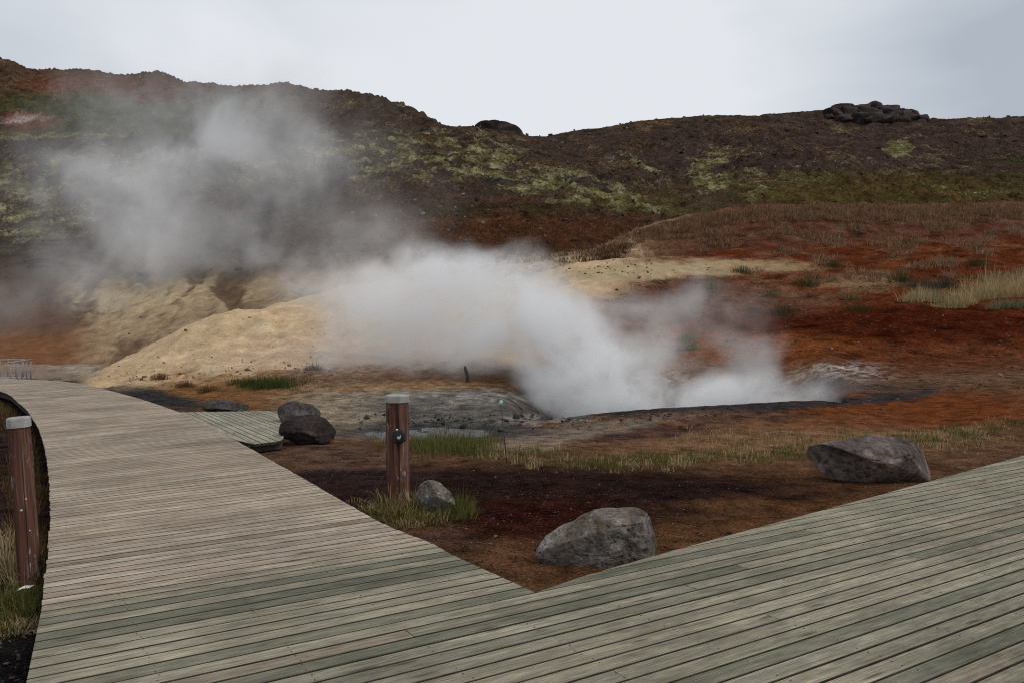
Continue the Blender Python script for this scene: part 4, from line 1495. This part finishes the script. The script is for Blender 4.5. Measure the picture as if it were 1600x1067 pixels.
def scatter_stones(name, pts, sizes, colors, label, cat, parent=None):
    V, Fc, Cc = [], [], []
    n = 0
    for i, (p, s) in enumerate(zip(pts, sizes)):
        sv, sf = STONE[i % 6]
        a = random.uniform(0, 6.283)
        ca, sa = math.cos(a), math.sin(a)
        q = sv * s
        q = np.stack([q[:, 0] * ca - q[:, 1] * sa, q[:, 0] * sa + q[:, 1] * ca, q[:, 2]], -1)
        V.append(q + np.array(p) + np.array((0, 0, s * 0.2)))
        Fc.append(sf + n)
        n += len(sv)
        Cc.append(np.tile(np.array(colors[i])[None], (len(sv), 1)))
    o = mesh_obj(name, np.vstack(V), np.vstack(Fc), M['stones'], colors=np.vstack(Cc), parent=parent)
    return tag(o, label, cat, kind='stuff')


def px_scatter(n, fn, r, dmin=3.0, dmax=170.0):
    """n land points whose picture position is drawn by fn(r)"""
    out = []
    for _ in range(n):
        px, py = fn(r)
        out.append(on_land(px, py, dmin, dmax))
    return np.array(out)


def pick(r, cols, jit=0.25):
    c = np.array(cols[r.integers(len(cols))])
    return c * (1 + jit * r.normal())


r = np.random.default_rng(55)
# gravel beside the near left deck edge
n = 900
gx = r.uniform(-3.6, -1.6, n); gy = r.uniform(3.0, 5.3, n)
ok = ~inside(walk_poly, gx, gy)
gx, gy = gx[ok], gy[ok]
pts = np.stack([gx, gy, terrain_z(gx, gy)], -1)
scatter_stones("gravel", pts, r.lognormal(-4.0, 0.42, len(pts)), [np.abs(pick(r, [(.035, .026, .025), (.05, .03, .028), (.07, .055, .05), (.03, .028, .03)])) for _ in pts], "dark coarse gravel in the lower left corner below the deck edge", "gravel")
# reddish grit on the path in front of the rocks
n = 1500
gx = r.normal(0.0, 1.1, n); gy = r.normal(7.1, 0.75, n)
m2 = r.uniform(size=500)
gx = np.concatenate([gx, r.uniform(-2.6, 7.5, 3200)]); gy = np.concatenate([gy, r.uniform(5.0, 12, 3200)])
ok = ~inside(walk_poly, gx, gy) & (gy > 4.9)
gx, gy = gx[ok], gy[ok]
pts = np.stack([gx, gy, terrain_z(gx, gy)], -1)
scatter_stones("grit", pts, r.lognormal(-4.75, 0.5, len(pts)), [np.abs(pick(r, [(.05, .02, .014), (.07, .03, .02), (.04, .03, .028), (.035, .02, .018), (.10, .05, .03), (.12, .10, .09)], .3)) for _ in pts], "loose reddish grit on the dark path between the decks and the grass", "grit")
# dark lumps lying in and around the mud puddle
pts = px_scatter(170, lambda q: (q.normal(690, 70), q.normal(660, 8)), r, 12, 20)
pts2 = px_scatter(50, lambda q: (q.normal(840, 28), q.normal(650, 4)), r, 12, 22)
pts = np.vstack([pts, pts2])
scatter_stones("mud_lumps", pts, r.lognormal(-3.35, 0.5, len(pts)), [np.abs(pick(r, [(.03, .028, .028), (.045, .042, .04), (.08, .075, .07)])) for _ in pts], "black lumps of mud lying around the grey puddle", "mud lumps")
# lumps on the clay mound and the orange foot
pts = px_scatter(200, lambda q: (q.uniform(170, 560), 596 - abs(q.normal(0, 16)) if q.random() < .7 else q.uniform(480, 590)), r, 20, 50)
scatter_stones("clay_lumps", pts, r.lognormal(-3.2, 0.5, len(pts)), [np.abs(pick(r, [(.16, .09, .05), (.22, .13, .07), (.10, .06, .04)])) for _ in pts], "brown lumps strewn over the foot of the pale clay mound", "clay lumps")
pts = px_scatter(60, lambda q: (q.normal(960, 60), q.normal(422, 8)), r, 30, 50)
scatter_stones("clay_lumps", pts, r.lognormal(-2.6, 0.4, len(pts)), [np.abs(pick(r, [(.10, .06, .04), (.15, .09, .055)])) for _ in pts], "brown lumps on the pale crest behind the steam", "clay lumps")
# pebbles along the crater rim
pts = px_scatter(260, lambda q: (q.uniform(880, 1420), 0), r, 12, 13) if False else None
rx_ = r.uniform(860, 1450, 300)
ry_ = np.interp(rx_, [860, 1000, 1150, 1270, 1450], [658, 645, 636, 631, 616]) + np.abs(r.normal(0, 7, 300))
pts = np.array([on_land(a, b, 12, 24) for a, b in zip(rx_, ry_)])
scatter_stones("rim_pebbles", pts, r.lognormal(-3.6, 0.45, len(pts)), [np.abs(pick(r, [(.035, .032, .032), (.06, .055, .05), (.09, .06, .045)])) for _ in pts], "small dark pebbles along the rim of the steaming crater", "pebbles")
pts = px_scatter(420, lambda q: (q.uniform(960, 1620), q.uniform(430, 610)), r, 18, 50)
scatter_stones("slope_stones", pts, r.lognormal(-3.1, 0.45, len(pts)), [np.abs(pick(r, [(.05, .022, .015), (.08, .035, .02), (.2, .12, .08)])) for _ in pts], "small stones strewn over the rust red slope", "stones")
# boulders and stones of the far hillside
n = 4200
gd = r.uniform(58, 150, n)
gpx = r.uniform(-40, 1640, n)
X = (gpx - CX) / F * gd
ok = (gd > np.interp(gpx, cpx, K10) + 4) & (gd < np.interp(gpx, cpx, K16) + 1)
green = np.exp(-((gpx - 1400) / 260) ** 2) * np.exp(-((gd - 86) / 13) ** 2)
ok &= r.random(n) > green * 1.3
gd, gpx, X = gd[ok], gpx[ok], X[ok]
pts = np.stack([X, gd, terrain_z(X, gd)], -1)
sz = np.clip(r.lognormal(-1.85, 0.6, len(pts)), 0.05, 0.8) * np.where(gd > np.interp(gpx, cpx, K16) - 8, 1.35, 1.0)
scatter_stones("hillside_stones", pts, sz, [np.abs(pick(r, [(.05, .035, .03), (.065, .05, .043), (.04, .028, .025), (.085, .05, .036), (.1, .085, .075)], .3)) for _ in pts], "loose dark stones and boulders strewn over the far hillside", "stones")
pts = px_scatter(150, lambda q: (q.normal(660, 60), q.normal(345, 22)), r, 55, 110)
scatter_stones("pale_stones", pts, r.lognormal(-1.95, 0.4, len(pts)), [np.abs(pick(r, [(.22, .2, .185), (.15, .13, .12), (.09, .07, .06)], .2)) for _ in pts], "pale stones on the rust brown scree in the middle of the hill", "stones")


# ------------------------------------------------------------------ grass
class Blades:
    def __init__(self):
        self.v, self.f4, self.c, self.n = [], [], [], 0

    def tuft(self, p, n, rad, h, w, cols, r, lean=0.6, root_dark=0.75, flop=0.0):
        """n bent blades growing from a clump at p"""
        a = r.uniform(0, 2 * math.pi, n)
        q = r.uniform(0, 1, n) ** 0.75 * rad
        bx, by = p[0] + q * np.cos(a), p[1] + q * np.sin(a)
        bz = np.full(n, p[2] - 0.02) if rad < 0.6 else terrain_z(bx, np.maximum(by, 1.5)) - 0.02
        hh = h * np.clip(r.normal(0.75, 0.3, n), 0.2, 1.5) * (1 - 0.45 * (q / max(rad, 1e-4)) ** 2)
        la = a + r.normal(0, 0.8, n)
        ln = lean * np.abs(r.normal(0.5, 0.4, n)) * (0.4 + q / max(rad, 1e-4))
        dx, dy = np.cos(la), np.sin(la)
        wx, wy = -dy * w / 2, dx * w / 2
        tw = r.uniform(0, math.pi, n)
        wx, wy = np.cos(tw) * w / 2, np.sin(tw) * w / 2
        cidx = r.integers(0, len(cols), n)
        cc = np.array(cols)[cidx] * (1 + 0.18 * r.normal(size=(n, 1)))
        cc = np.clip(cc, 0.004, 0.8)
        V = np.zeros((n, 6, 3)); Cc = np.zeros((n, 6, 3))
        for k, (t, ws) in enumerate(((0, 1.0), (0.5, 0.85), (1.0, 0.12))):
            ox = dx * ln * hh * t ** 1.7
            oy = dy * ln * hh * t ** 1.7
            oz = hh * (t - 0.35 * ln * t ** 2.2)
            V[:, 2 * k] = np.stack([bx + ox - wx * ws, by + oy - wy * ws, bz + oz], -1)
            V[:, 2 * k + 1] = np.stack([bx + ox + wx * ws, by + oy + wy * ws, bz + oz], -1)
            Cc[:, 2 * k] = Cc[:, 2 * k + 1] = cc
        base = self.n + np.arange(n)[:, None] * 6
        self.f4.append(np.concatenate([base + np.array([[0, 1, 3, 2]]), base + np.array([[2, 3, 5, 4]])]))
        self.v.append(V.reshape(-1, 3)); self.c.append(Cc.reshape(-1, 3))
        self.n += n * 6

    def build(self, name, label, cat, kind=None, group=None, loc=None):
        V = np.vstack(self.v)
        o = mesh_obj(name, V if loc is None else V - np.array(loc), np.vstack(self.f4), M['grass'], colors=np.vstack(self.c), loc=loc or (0, 0, 0))
        return tag(o, label, cat, group, kind)


r = np.random.default_rng(77)
GREEN = [(0.10, 0.11, 0.028), (0.14, 0.14, 0.042), (0.085, 0.095, 0.025), (0.19, 0.165, 0.06)]
STRAW = [(0.52, 0.39, 0.2), (0.43, 0.32, 0.16), (0.32, 0.23, 0.12), (0.6, 0.47, 0.27)]
OLIVE = [(0.085, 0.078, 0.024), (0.12, 0.1, 0.035), (0.19, 0.14, 0.065), (0.07, 0.062, 0.022)]
HEATH = [(0.32, 0.175, 0.11), (0.25, 0.13, 0.08), (0.38, 0.23, 0.15), (0.2, 0.11, 0.065), (0.33, 0.22, 0.13)]

# verge of grass along the far side of the path
b = Blades()
verge = [(640, 690), (700, 700), (760, 708), (830, 716), (900, 718), (1000, 720), (1100, 720), (1200, 712), (1300, 698), (1400, 688), (1500, 680), (1590, 668)]
vx = np.array([v[0] for v in verge]); vy = np.array([v[1] for v in verge])
for _ in range(1150):
    px = r.uniform(640, 1600)
    s = 8 if px > 780 else 5
    py = np.interp(px, vx, vy) + r.normal(0, s)
    gapn = noise2(np.array([px / 55.0]), np.array([py / 20.0]), 5)[0]
    if gapn < -0.2:
        continue
    p = on_land(px, py, 9, 18)
    cols = GREEN if r.random() < (0.78 if gapn > -0.05 else 0.45) else STRAW
    b.tuft(p, 15, 0.12, 0.09 + 0.07 * r.random(), 0.007, cols, r, 0.9)
b.build("verge_grass", "patchy green grass verge along the far side of the dark path", "grass", 'stuff')

b = Blades()
for _ in range(260):
    px, py = r.normal(695, 36), r.normal(697, 7)
    p = on_land(px, py, 9, 16)
    b.tuft(p, 18, 0.1, 0.2, 0.009, GREEN + GREEN + [(0.2, 0.18, 0.09)], r, 0.5)
b.build("tall_grass", "taller bright green grass just right of the post with the black box", "grass", 'stuff')

b = Blades()
for _ in range(260):
    px, py = r.uniform(1060, 1540), r.normal(690, 9)
    p = on_land(px, py, 9, 18)
    b.tuft(p, 9, 0.14, 0.14, 0.005, STRAW + [(0.2, 0.12, 0.06)], r, 0.8)
b.build("straw_grass", "thin straw coloured grass on the bank behind the grey boulder", "grass", 'stuff')


def tuft_thing(px, py, n, rad, h, w, cols, label, group=None, dmin=3, dmax=60, lean=0.6, at_p=None):
    p = on_land(px, py, dmin, dmax) if at_p is None else np.array(at_p)
    b = Blades()
    b.tuft(p, n, rad, h, w, cols, r, lean)
    return b, p


# tufts round the right post and its rock
b = Blades()
for (px, py, n, h) in ((608, 800, 260, .20), (622, 812, 320, .17), (640, 808, 300, .16), (660, 815, 300, .15), (690, 815, 240, .13), (645, 795, 200, .22), (612, 785, 160, .22), (600, 805, 150, .18), (675, 822, 240, .10), (635, 823, 240, .11)):
    p = G(px, py, -.16)
    b.tuft(p, n, 0.17, h * 1.2, 0.006, OLIVE + GREEN[:2] + STRAW[:2], r, 1.2)
p = G(622, 812, -.16)
b.build("grass_clump", "olive grass clump around the foot of the post with the black box", "grass clump", loc=tuple(p))
b = Blades()
for (px, py, n, h) in ((722, 803, 420, .26), (728, 812, 200, .2), (712, 808, 160, .2)):
    b.tuft(G(px, py, -.16), n, 0.13, h, 0.006, GREEN + [(0.12, 0.13, 0.03)], r, 0.9)
b.build("grass_clump", "bright green grass clump on the right of the small lichen rock", "grass clump", loc=tuple(G(722, 803, -.16)))
b = Blades()
for (px, py, n, h) in ((575, 795, 140, .12), (556, 785, 110, .09), (590, 800, 120, .14)):
    b.tuft(G(px, py, -.16), n, 0.15, h, 0.005, GREEN + STRAW, r, 0.8)
b.build("grass_clump", "thin yellowish grass along the boardwalk edge left of the post with the black box", "grass clump", loc=tuple(G(575, 795, -.16)))
# loose seed stalks
b = Blades()
for (px, py, n, h, s) in ((590, 795, 14, .38, .2), (700, 800, 16, .36, .35), (740, 812, 8, .3, .15), (675, 790, 12, .34, .2)):
    b.tuft(G(px, py, -.16), n, s, h, 0.0035, [(0.16, 0.1, 0.075), (0.2, 0.14, 0.1)], r, 0.5)
b.build("seed_stalks", "thin dry seed stalks standing behind the small lichen rock", "grass stalks", 'stuff')

# left post clumps
b = Blades()
for (px, py, n, h) in ((60, 888, 330, .20), (70, 900, 200, .14), (52, 880, 220, .22), (66, 868, 160, .16)):
    b.tuft(G(px, py, -.25), n, 0.10, h, 0.005, OLIVE + GREEN[:1], r, 0.9)
b.build("grass_clump", "dark green grass clump at the foot of the leaning post with the white cap", "grass clump", loc=tuple(G(60, 888, -.25)))
b = Blades()
for (px, py, n, h) in ((20, 900, 260, .30), (5, 880, 200, .3), (35, 905, 220, .26), (14, 850, 140, .25)):
    b.tuft(G(px, py, -.28), n, 0.14, h, 0.005, STRAW + [(0.16, 0.11, 0.07)], r, 0.9)
b.build("grass_clump", "dry straw coloured grass clump left of the leaning post", "grass clump", loc=tuple(G(20, 900, -.28)))
b = Blades()
for (px, py, n, h) in ((30, 940, 360, .16), (55, 930, 260, .15), (5, 945, 260, .16), (40, 955, 260, .12), (20, 965, 200, .1)):
    b.tuft(G(px, py, -.28), n, 0.15, h, 0.005, GREEN + [(0.2, 0.17, 0.07)], r, 1.1)
b.build("grass_clump", "yellow green grass clump with a white paper scrap beside the lower left deck edge", "grass clump", loc=tuple(G(30, 940, -.28)))
b = Blades()
for (px, py, n, h) in ((25, 980, 240, .08), (45, 975, 200, .07), (5, 985, 200, .08)):
    b.tuft(G(px, py, -.28), n, 0.16, h, 0.005, STRAW + OLIVE, r, 1.2)
b.build("grass_clump", "short brownish grass patch between the yellow green clump and the dark gravel", "grass clump", loc=tuple(G(25, 980, -.28)))
# brown grass fringe along the inner curve of the walk
b = Blades()
for s in np.linspace(1.8, 21, 230):
    e = at(Ls, La, s)
    e2 = at(Ls, La, s + .2)
    t = (e2 - e) / np.linalg.norm(e2 - e)
    nrm = np.array((-t[1], t[0]))
    k = abs(r.normal(0.12, 0.14)) + 0.04
    p = e + nrm * k
    b.tuft((p[0], p[1], float(terrain_z(p[0], p[1]))), 22, 0.1, 0.17 + 0.08 * r.random(), 0.006 + .0006 * p[1] / 4, [(0.12, 0.07, 0.025), (0.16, 0.09, 0.035), (0.09, 0.07, 0.03), (0.2, 0.13, 0.06)], r, 0.8)
b.build("fringe_grass", "brown grass fringe growing along the inner edge of the curving boardwalk", "grass", 'stuff')

# rough tufts at the foot of the mound
b = Blades()
for _ in range(170):
    px, py = r.normal(415, 24), r.normal(602, 3.5)
    p = on_land(px, py, 15, 26)
    b.tuft(p, 16, 0.25, 0.24, 0.012, [(0.05, 0.07, 0.018), (0.065, 0.085, 0.022), (0.08, 0.09, 0.03)], r, 0.5)
b.build("grass_clump", "dark green reedy grass patch at the foot of the clay mound", "grass clump", loc=tuple(on_land(415, 602, 15, 26)))
for (px, py, lab) in ((250, 592, "small brown tuft at the foot of the clay mound nearest the boardwalk"), (290, 604, "small brown tuft on the orange soil above the dark gravel"), (325, 612, "low brown tuft behind the flat grey rock"), (490, 578, "brown tuft between the reedy grass and the pale flat")):
    bl, p = tuft_thing(px, py, 240, 0.3, 0.26, 0.012, [(0.13, 0.07, 0.03), (0.18, 0.1, 0.045), (0.1, 0.06, 0.03)], lab, dmin=14, dmax=32)
    bl.build("grass_tuft", lab, "grass tuft", group="brown tufts at the foot of the mound", loc=tuple(p))

# lone tufts on the red slope
lone = [(1035, 524, .35, "lone straw tuft on the orange slope just right of the steam"), (1072, 532, .4, "upper green tuft of the pair on the orange slope by the steam"), (1078, 546, .35, "lower green tuft of the pair on the orange slope by the steam"),
        (1222, 490, .42, "pale green tuft above the dark red band of the slope"), (1340, 486, .42, "pale green tuft on the dark red slope left of the tall dry grass"), (1204, 462, .35, "low green tuft under the tan patch of the slope"),
        (1330, 468, .3, "small green tuft beside the tan soil patch"), (1110, 450, .6, "grey green tuft standing in thin steam on the pale crest"), (1260, 447, .5, "dark tuft with straw tips on the tan slope"), (1305, 418, .45, "round olive tuft on the upper slope"),
        (1525, 415, .5, "dark green round tuft above the tall dry grass"), (1410, 440, .6, "dark green bush tuft at the left end of the tall dry grass"), (1160, 425, .4, "dark tuft on the crest right of the pale knob")]
for (px, py, h, lab) in lone:
    dark = 'dark' in lab or 'olive' in lab
    cols = [(0.05, 0.05, 0.02), (0.07, 0.065, 0.025), (0.1, 0.075, 0.035)] if dark else ([(0.11, 0.12, 0.045), (0.15, 0.15, 0.065), (0.25, 0.2, 0.1)] if 'straw' not in lab else STRAW)
    bl, p = tuft_thing(px, py, 260, 0.34 if not dark else 0.6, h * 1.2, 0.016, cols, lab, dmin=20, dmax=62, lean=1.2)
    bl.build("grass_tuft", lab, "grass tuft", group="lone tufts on the red slope", loc=tuple(p))

# tall dry grass at the right
tall = [(1440, 468, 0.75, .7, "dry grass clump with grey green base at the left end of the tall grass bank", STRAW + [(0.2, 0.2, 0.12)]),
        (1482, 478, 0.75, .7, "pale dry grass clump low in front of the tall grass bank", STRAW + [(0.17, 0.18, 0.09)]),
        (1528, 470, 0.9, .95, "wide sandy grass clump in the middle of the tall grass bank", STRAW),
        (1560, 455, 1.0, 1.25, "tallest sandy grass clump at the back of the tall grass bank", STRAW),
        (1598, 455, 1.0, 1.25, "tall sandy grass clump cut by the right picture edge", STRAW),
        (1580, 480, 0.6, .55, "short pale green clump below the tall grass at the right picture edge", [(0.15, 0.16, 0.08), (0.25, 0.22, 0.12)]),
        (1465, 450, 1.0, .7, "grey shrubby clump behind the dry grass at the left of the bank", [(0.085, 0.07, 0.055), (0.07, 0.07, 0.045), (0.12, 0.1, 0.075)])]
for (px, py, rad, h, lab, cols) in tall:
    p = on_land(px, py, 22, 50)
    b = Blades()
    for _ in range(13):
        a, q = r.uniform(0, 6.28), math.sqrt(r.random()) * rad
        x, y = p[0] + q * math.cos(a) * 1.2, p[1] + q * math.sin(a)
        b.tuft((x, y, float(terrain_z(x, y))), 90, 0.42, h * (0.45 + .6 * r.random()), 0.015, cols, r, 0.9)
    b.build("grass_clump", lab, "grass clump", group="tall dry grass bank at the right", loc=tuple(p))

# heath cover of the red slope and its crest
b = Blades()
cnt = 0
for _ in range(6800):
    px = r.uniform(850, 1680)
    if px < 1000 and r.random() > ((px - 850) / 150) ** 1.5:
        continue
    crest = np.interp(px, [850, 930, 1000, 1100, 1200, 1400, 1700], [412, 388, 357, 333, 322, 322, 317])
    t = r.random()
    py = crest + 2 + (t ** 1.7) * 130
    w = noise2(np.array([px / 60.0]), np.array([py / 17.0]), 9)[0]
    if t > 0.35 and w < -0.02 + 0.32 * t:
        continue
    if px < 1180 and py > 398:
        continue
    if t < 0.3:
        py = crest + 1 + t * 60
    p = on_land(px, py, 26, 64)
    b.tuft(p, 18, 0.36, 0.26 + 0.2 * r.random(), 0.03, HEATH if r.random() < 0.85 else OLIVE, r, 1.3)
    cnt += 1
b.build("heath", "brown heath and dry grass covering the crest of the red slope", "heath", 'stuff')
b = Blades()
for _ in range(700):
    px = r.uniform(600, 980)
    py = r.uniform(350, 412)
    p = on_land(px, py, 52, 100)
    b.tuft(p, 12, 0.5, 0.4, 0.045, [(0.13, 0.06, 0.03), (0.1, 0.05, 0.025), (0.16, 0.085, 0.045)], r, 0.9)
b.build("heath", "rust brown heath tufts on the scree in the middle of the hill", "heath", 'stuff')

# ------------------------------------------------------------------ small things
# reflector stake by the verge
p = G(793, 722, -.15)
top = P(783, 634, p[1])
st = empty("marker_stake", (p[0], p[1], float(terrain_z(p[0], p[1]))), label="thin iron marker rod with a pale green reflector tag on the grass verge", cat="marker stake")


def rod_obj(name, a, b_, rad, mat, parent, seg=8):
    a, b_ = Vector(a), Vector(b_)
    bm = bmesh.new()
    z = (b_ - a)
    bmesh.ops.create_cone(bm, cap_ends=True, segments=seg, radius1=rad, radius2=rad, depth=z.length)
    M4 = Matrix.Translation((a + b_) / 2) @ z.to_track_quat('Z', 'Y').to_matrix().to_4x4()
    bmesh.ops.transform(bm, matrix=M4, verts=bm.verts)
    return bm_obj(name, bm, mat, parent, True)


o_ = np.array(st.location)
lt = top - o_
rod_obj("rod", (0, 0, -0.1), tuple(lt), 0.0075, M['rod'], st)
k = 0.77
rod_obj("collar", tuple(lt * (k - .015)), tuple(lt * (k + .02)), 0.018, M['rod'], st)
bm = bmesh.new()
bmesh.ops.create_cube(bm, size=1.0)
bmesh.ops.scale(bm, vec=(0.05, 0.016, 0.085), verts=bm.verts)
bmesh.ops.bevel(bm, geom=bm.edges[:], offset=0.005, segments=2, affect='EDGES')
bm_obj("reflector_tag", bm, M['tag_glass'], st, True, (lt[0] - 0.008, lt[1], lt[2] + 0.04), (0, math.radians(24), 0))

# old wooden stake on the orange bank
p = on_land(730.5, 596.5, 17, 30)
tp = P(727.5, 571.5, p[1]) - p
bm = bmesh.new()
rings = []
for s, (t, rad) in enumerate(((-.25, .045), (0, .05), (.35, .046), (.62, .05), (.8, .043), (.94, .036), (1.0, .02))):
    c = tp * t + np.array((0.012 * math.sin(t * 5), 0, 0))
    rings.append([bm.verts.new((c[0] + rad * math.cos(a) * (1 + .12 * math.sin(3 * a + s)), c[1] + rad * math.sin(a), c[2])) for a in np.linspace(0, 2 * math.pi, 9, endpoint=False)])
for a, b_ in zip(rings[:-1], rings[1:]):
    for i in range(9):
        bm.faces.new((a[i], a[(i + 1) % 9], b_[(i + 1) % 9], b_[i]))
bm.faces.new(rings[-1])
sk = bm_obj("wooden_stake", bm, M['old_wood'], None, True, tuple(p))
tag(sk, "short dark weathered wooden stake leaning on the orange bank before the steam", "stake")

# white scrap of paper in the left grass
bm = bmesh.new()
pv = [(-.05, -.012, 0), (-.01, -.018, .012), (.03, -.012, .004), (.055, .0, .014), (.03, .015, .008), (-.005, .012, .018), (-.045, .008, .006)]
up = [bm.verts.new((x_, y_, z_ + .002)) for x_, y_, z_ in pv]
dn = [bm.verts.new((x_, y_, z_ - .002)) for x_, y_, z_ in pv]
cu, cd = bm.verts.new((0, 0, .014)), bm.verts.new((0, 0, .009))
for i in range(7):
    j = (i + 1) % 7
    bm.faces.new((up[i], up[j], cu)); bm.faces.new((dn[j], dn[i], cd)); bm.faces.new((up[j], up[i], dn[i], dn[j]))
pp = G(40, 919, -.20)
sc = bm_obj("paper_scrap", bm, M['paper'], None, False, tuple(pp), (0.1, -0.15, 0.3))
tag(sc, "crumpled white paper scrap lying in the grass below the leaning post", "litter")

# footbridge with white railings at the far end of the walk
DB = 33.0
fb = empty("footbridge", tuple(P(20, 596, DB)), label="small footbridge with white handrails at the far left end of the boardwalk", cat="footbridge")
o_ = np.array(fb.location)


def L(px, py, d):
    return P(px, py, d) - o_


def railing(p_top0, p_top1, drop, posts):
    p_top0, p_top1 = np.array(p_top0), np.array(p_top1)
    u = (p_top1 - p_top0) / np.linalg.norm(p_top1 - p_top0)
    rl = rod_obj("handrail", p_top0 - u * .06, p_top1 + u * .06, 0.035, M['rail'], fb)
    for t in posts:
        q = p_top0 + (p_top1 - p_top0) * t
        rod_obj("baluster", q - np.array((0, 0, drop)), q, 0.027, M['rail'], fb)


railing(L(14, 566.5, DB - 2), L(49, 561.8, DB + 1), 0.86, (0.06, 0.34, 0.55, 0.77, 0.97))
railing(L(-26, 562.5, DB + 1.2), L(37, 561.8, DB + 2.6), 0.86, (0.02, 0.2, 0.4, 0.6, 0.8, 0.99))
a, b_, c, d_ = L(-26, 590.5, DB - 4), L(14, 590.5, DB - 2), L(49, 589, DB + 1), L(37, 588.5, DB + 2.6)
e_ = L(-26, 588.5, DB + 1.2)
V = [tuple(q) for q in (a, b_, c, d_, e_)] + [tuple(q - np.array((0, 0, .25))) for q in (a, b_, c, d_, e_)]
mesh_obj("bridge_deck", np.array(V), [(0, 1, 2, 3, 4), (9, 8, 7, 6, 5)] + [(i, i + 5, (i + 1) % 5 + 5, (i + 1) % 5) for i in range(5)], M['rail'], fb)

# ------------------------------------------------------------------ steam
def steam(name, blobs, nscale, lo, hi, density, label, bounds_pad=0.0, step=0.6, warp=0.8, floor=0.1, bright=0.995):
    """blobs: (px, py, d, rx, ry, rz, weight)"""
    cs = [(P(px, py, d), np.array((rx, ry, rz)), w) for (px, py, d, rx, ry, rz, w) in blobs]
    mn = np.min([c - rad for c, rad, _ in cs], 0) - bounds_pad
    mx = np.max([c + rad for c, rad, _ in cs], 0) + bounds_pad
    ctr = (mn + mx) / 2
    hs = (mx - mn) / 2
    nt = NT(name + "_vapour")
    nt.n.remove(nt.bsdf)
    co = nt.tc()
    # swirl the coordinates so that the puffs fray
    wn_ = nt.node("ShaderNodeTexNoise", Scale=nscale * 0.8, Detail=2.0, Roughness=0.55)
    nt.l.new(co, wn_.inputs['Vector'])
    sub = nt.n.new("ShaderNodeVectorMath"); sub.operation = 'SUBTRACT'
    nt.l.new(wn_.outputs['Color'], sub.inputs[0]); sub.inputs[1].default_value = (.5, .5, .5)
    mad = nt.n.new("ShaderNodeVectorMath"); mad.operation = 'MULTIPLY_ADD'
    nt.l.new(sub.outputs[0], mad.inputs[0]); mad.inputs[1].default_value = (warp, warp, warp); nt.l.new(co, mad.inputs[2])
    cw = mad.outputs[0]
    tot = None
    for c, rad, w in cs:
        lc = c - ctr
        mp = nt.mapping(cw, tuple(1 / rad), tuple(-lc / rad))
        g = nt.n.new("ShaderNodeTexGradient"); g.gradient_type = 'SPHERICAL'
        nt.l.new(mp, g.inputs[0])
        s = nt.mrange(g.outputs[1], 0.0, 0.75, 0.0, w, True)
        tot = s if tot is None else nt.math('ADD', tot, s)
    nz = nt.noise(cw, nscale, 6, 0.66, 0.0)
    nf = nt.mrange(nz, lo, hi, 0.0, 1.0, True)
    nf = nt.math('ADD', nf, floor)
    den = nt.math('MULTIPLY', nt.math('MULTIPLY', tot, nf), density)
    vol = nt.n.new("ShaderNodeVolumePrincipled")
    vol.inputs['Color'].default_value = (bright, bright, bright, 1)
    vol.inputs['Anisotropy'].default_value = 0.0
    nt.l.new(den, vol.inputs['Density'])
    nt.l.new(vol.outputs[0], nt.out.inputs['Volume'])
    nt.m.cycles.volume_step_rate = step
    v = np.array([(x, y, z) for x in (-1, 1) for y in (-1, 1) for z in (-1, 1)], float) * hs
    f = [(0, 1, 3, 2), (4, 6, 7, 5), (0, 4, 5, 1), (2, 3, 7, 6), (0, 2, 6, 4), (1, 5, 7, 3)]
    o = mesh_obj(name, v, f, nt.m, loc=tuple(ctr))
    return tag(o, label, "steam", kind='stuff')


steam("steam", [
    (935, 622, 20.0, 2.1, 1.9, 1.5, 1.5),
    (890, 570, 20.5, 2.0, 2.1, 1.9, 1.4),
    (845, 525, 21.5, 2.1, 2.2, 1.8, 0.95),
    (770, 475, 23.0, 2.9, 2.5, 2.1, 0.7),
    (660, 490, 24.5, 3.5, 2.6, 2.3, 0.6),
    (590, 545, 23.5, 3.2, 2.2, 1.9, 0.24),
    (725, 560, 22.0, 2.6, 1.8, 1.2, 0.4),
    (780, 430, 25.0, 2.4, 2.0, 1.1, 0.3),
    (680, 430, 25.5, 3.0, 2.4, 1.3, 0.36),
    (555, 450, 26.5, 3.6, 2.8, 1.8, 0.22),
    (1060, 625, 20.0, 2.5, 1.7, 0.85, 0.9),
    (1190, 618, 20.0, 3.0, 1.6, 0.8, 0.85),
    (1010, 575, 21.0, 2.4, 2.0, 1.2, 0.25),
    (1080, 490, 23.0, 2.8, 2.0, 1.4, 0.15),
    (1155, 560, 22.0, 1.6, 1.5, 0.9, 0.18),
    (965, 520, 22.0, 2.2, 1.8, 1.5, 0.22),
], 0.65, 0.40, 0.64, 2.3, "dense white steam cloud billowing from the hot spring pool", step=1.1, warp=2.2, floor=0.05)

steam("steam", [
    (300, 235, 62, 16, 9, 9, 0.65),
    (430, 220, 63, 13, 9, 7, 0.5),
    (190, 250, 60, 10, 8, 7, 0.4),
    (220, 315, 58, 12, 8, 7, 0.7),
    (180, 385, 52, 9, 7, 5.0, 0.85),
    (310, 380, 52, 8, 7, 3.6, 0.9),
    (480, 330, 57, 13, 8, 8, 0.5),
    (560, 395, 48, 8, 5, 3.2, 0.5),
    (40, 470, 42, 7, 5, 2.4, 0.8),
], 0.17, 0.44, 0.64, 0.15, "thin veil of steam drifting up in front of the far left hillside", step=1.1, warp=6.0, floor=0.08)
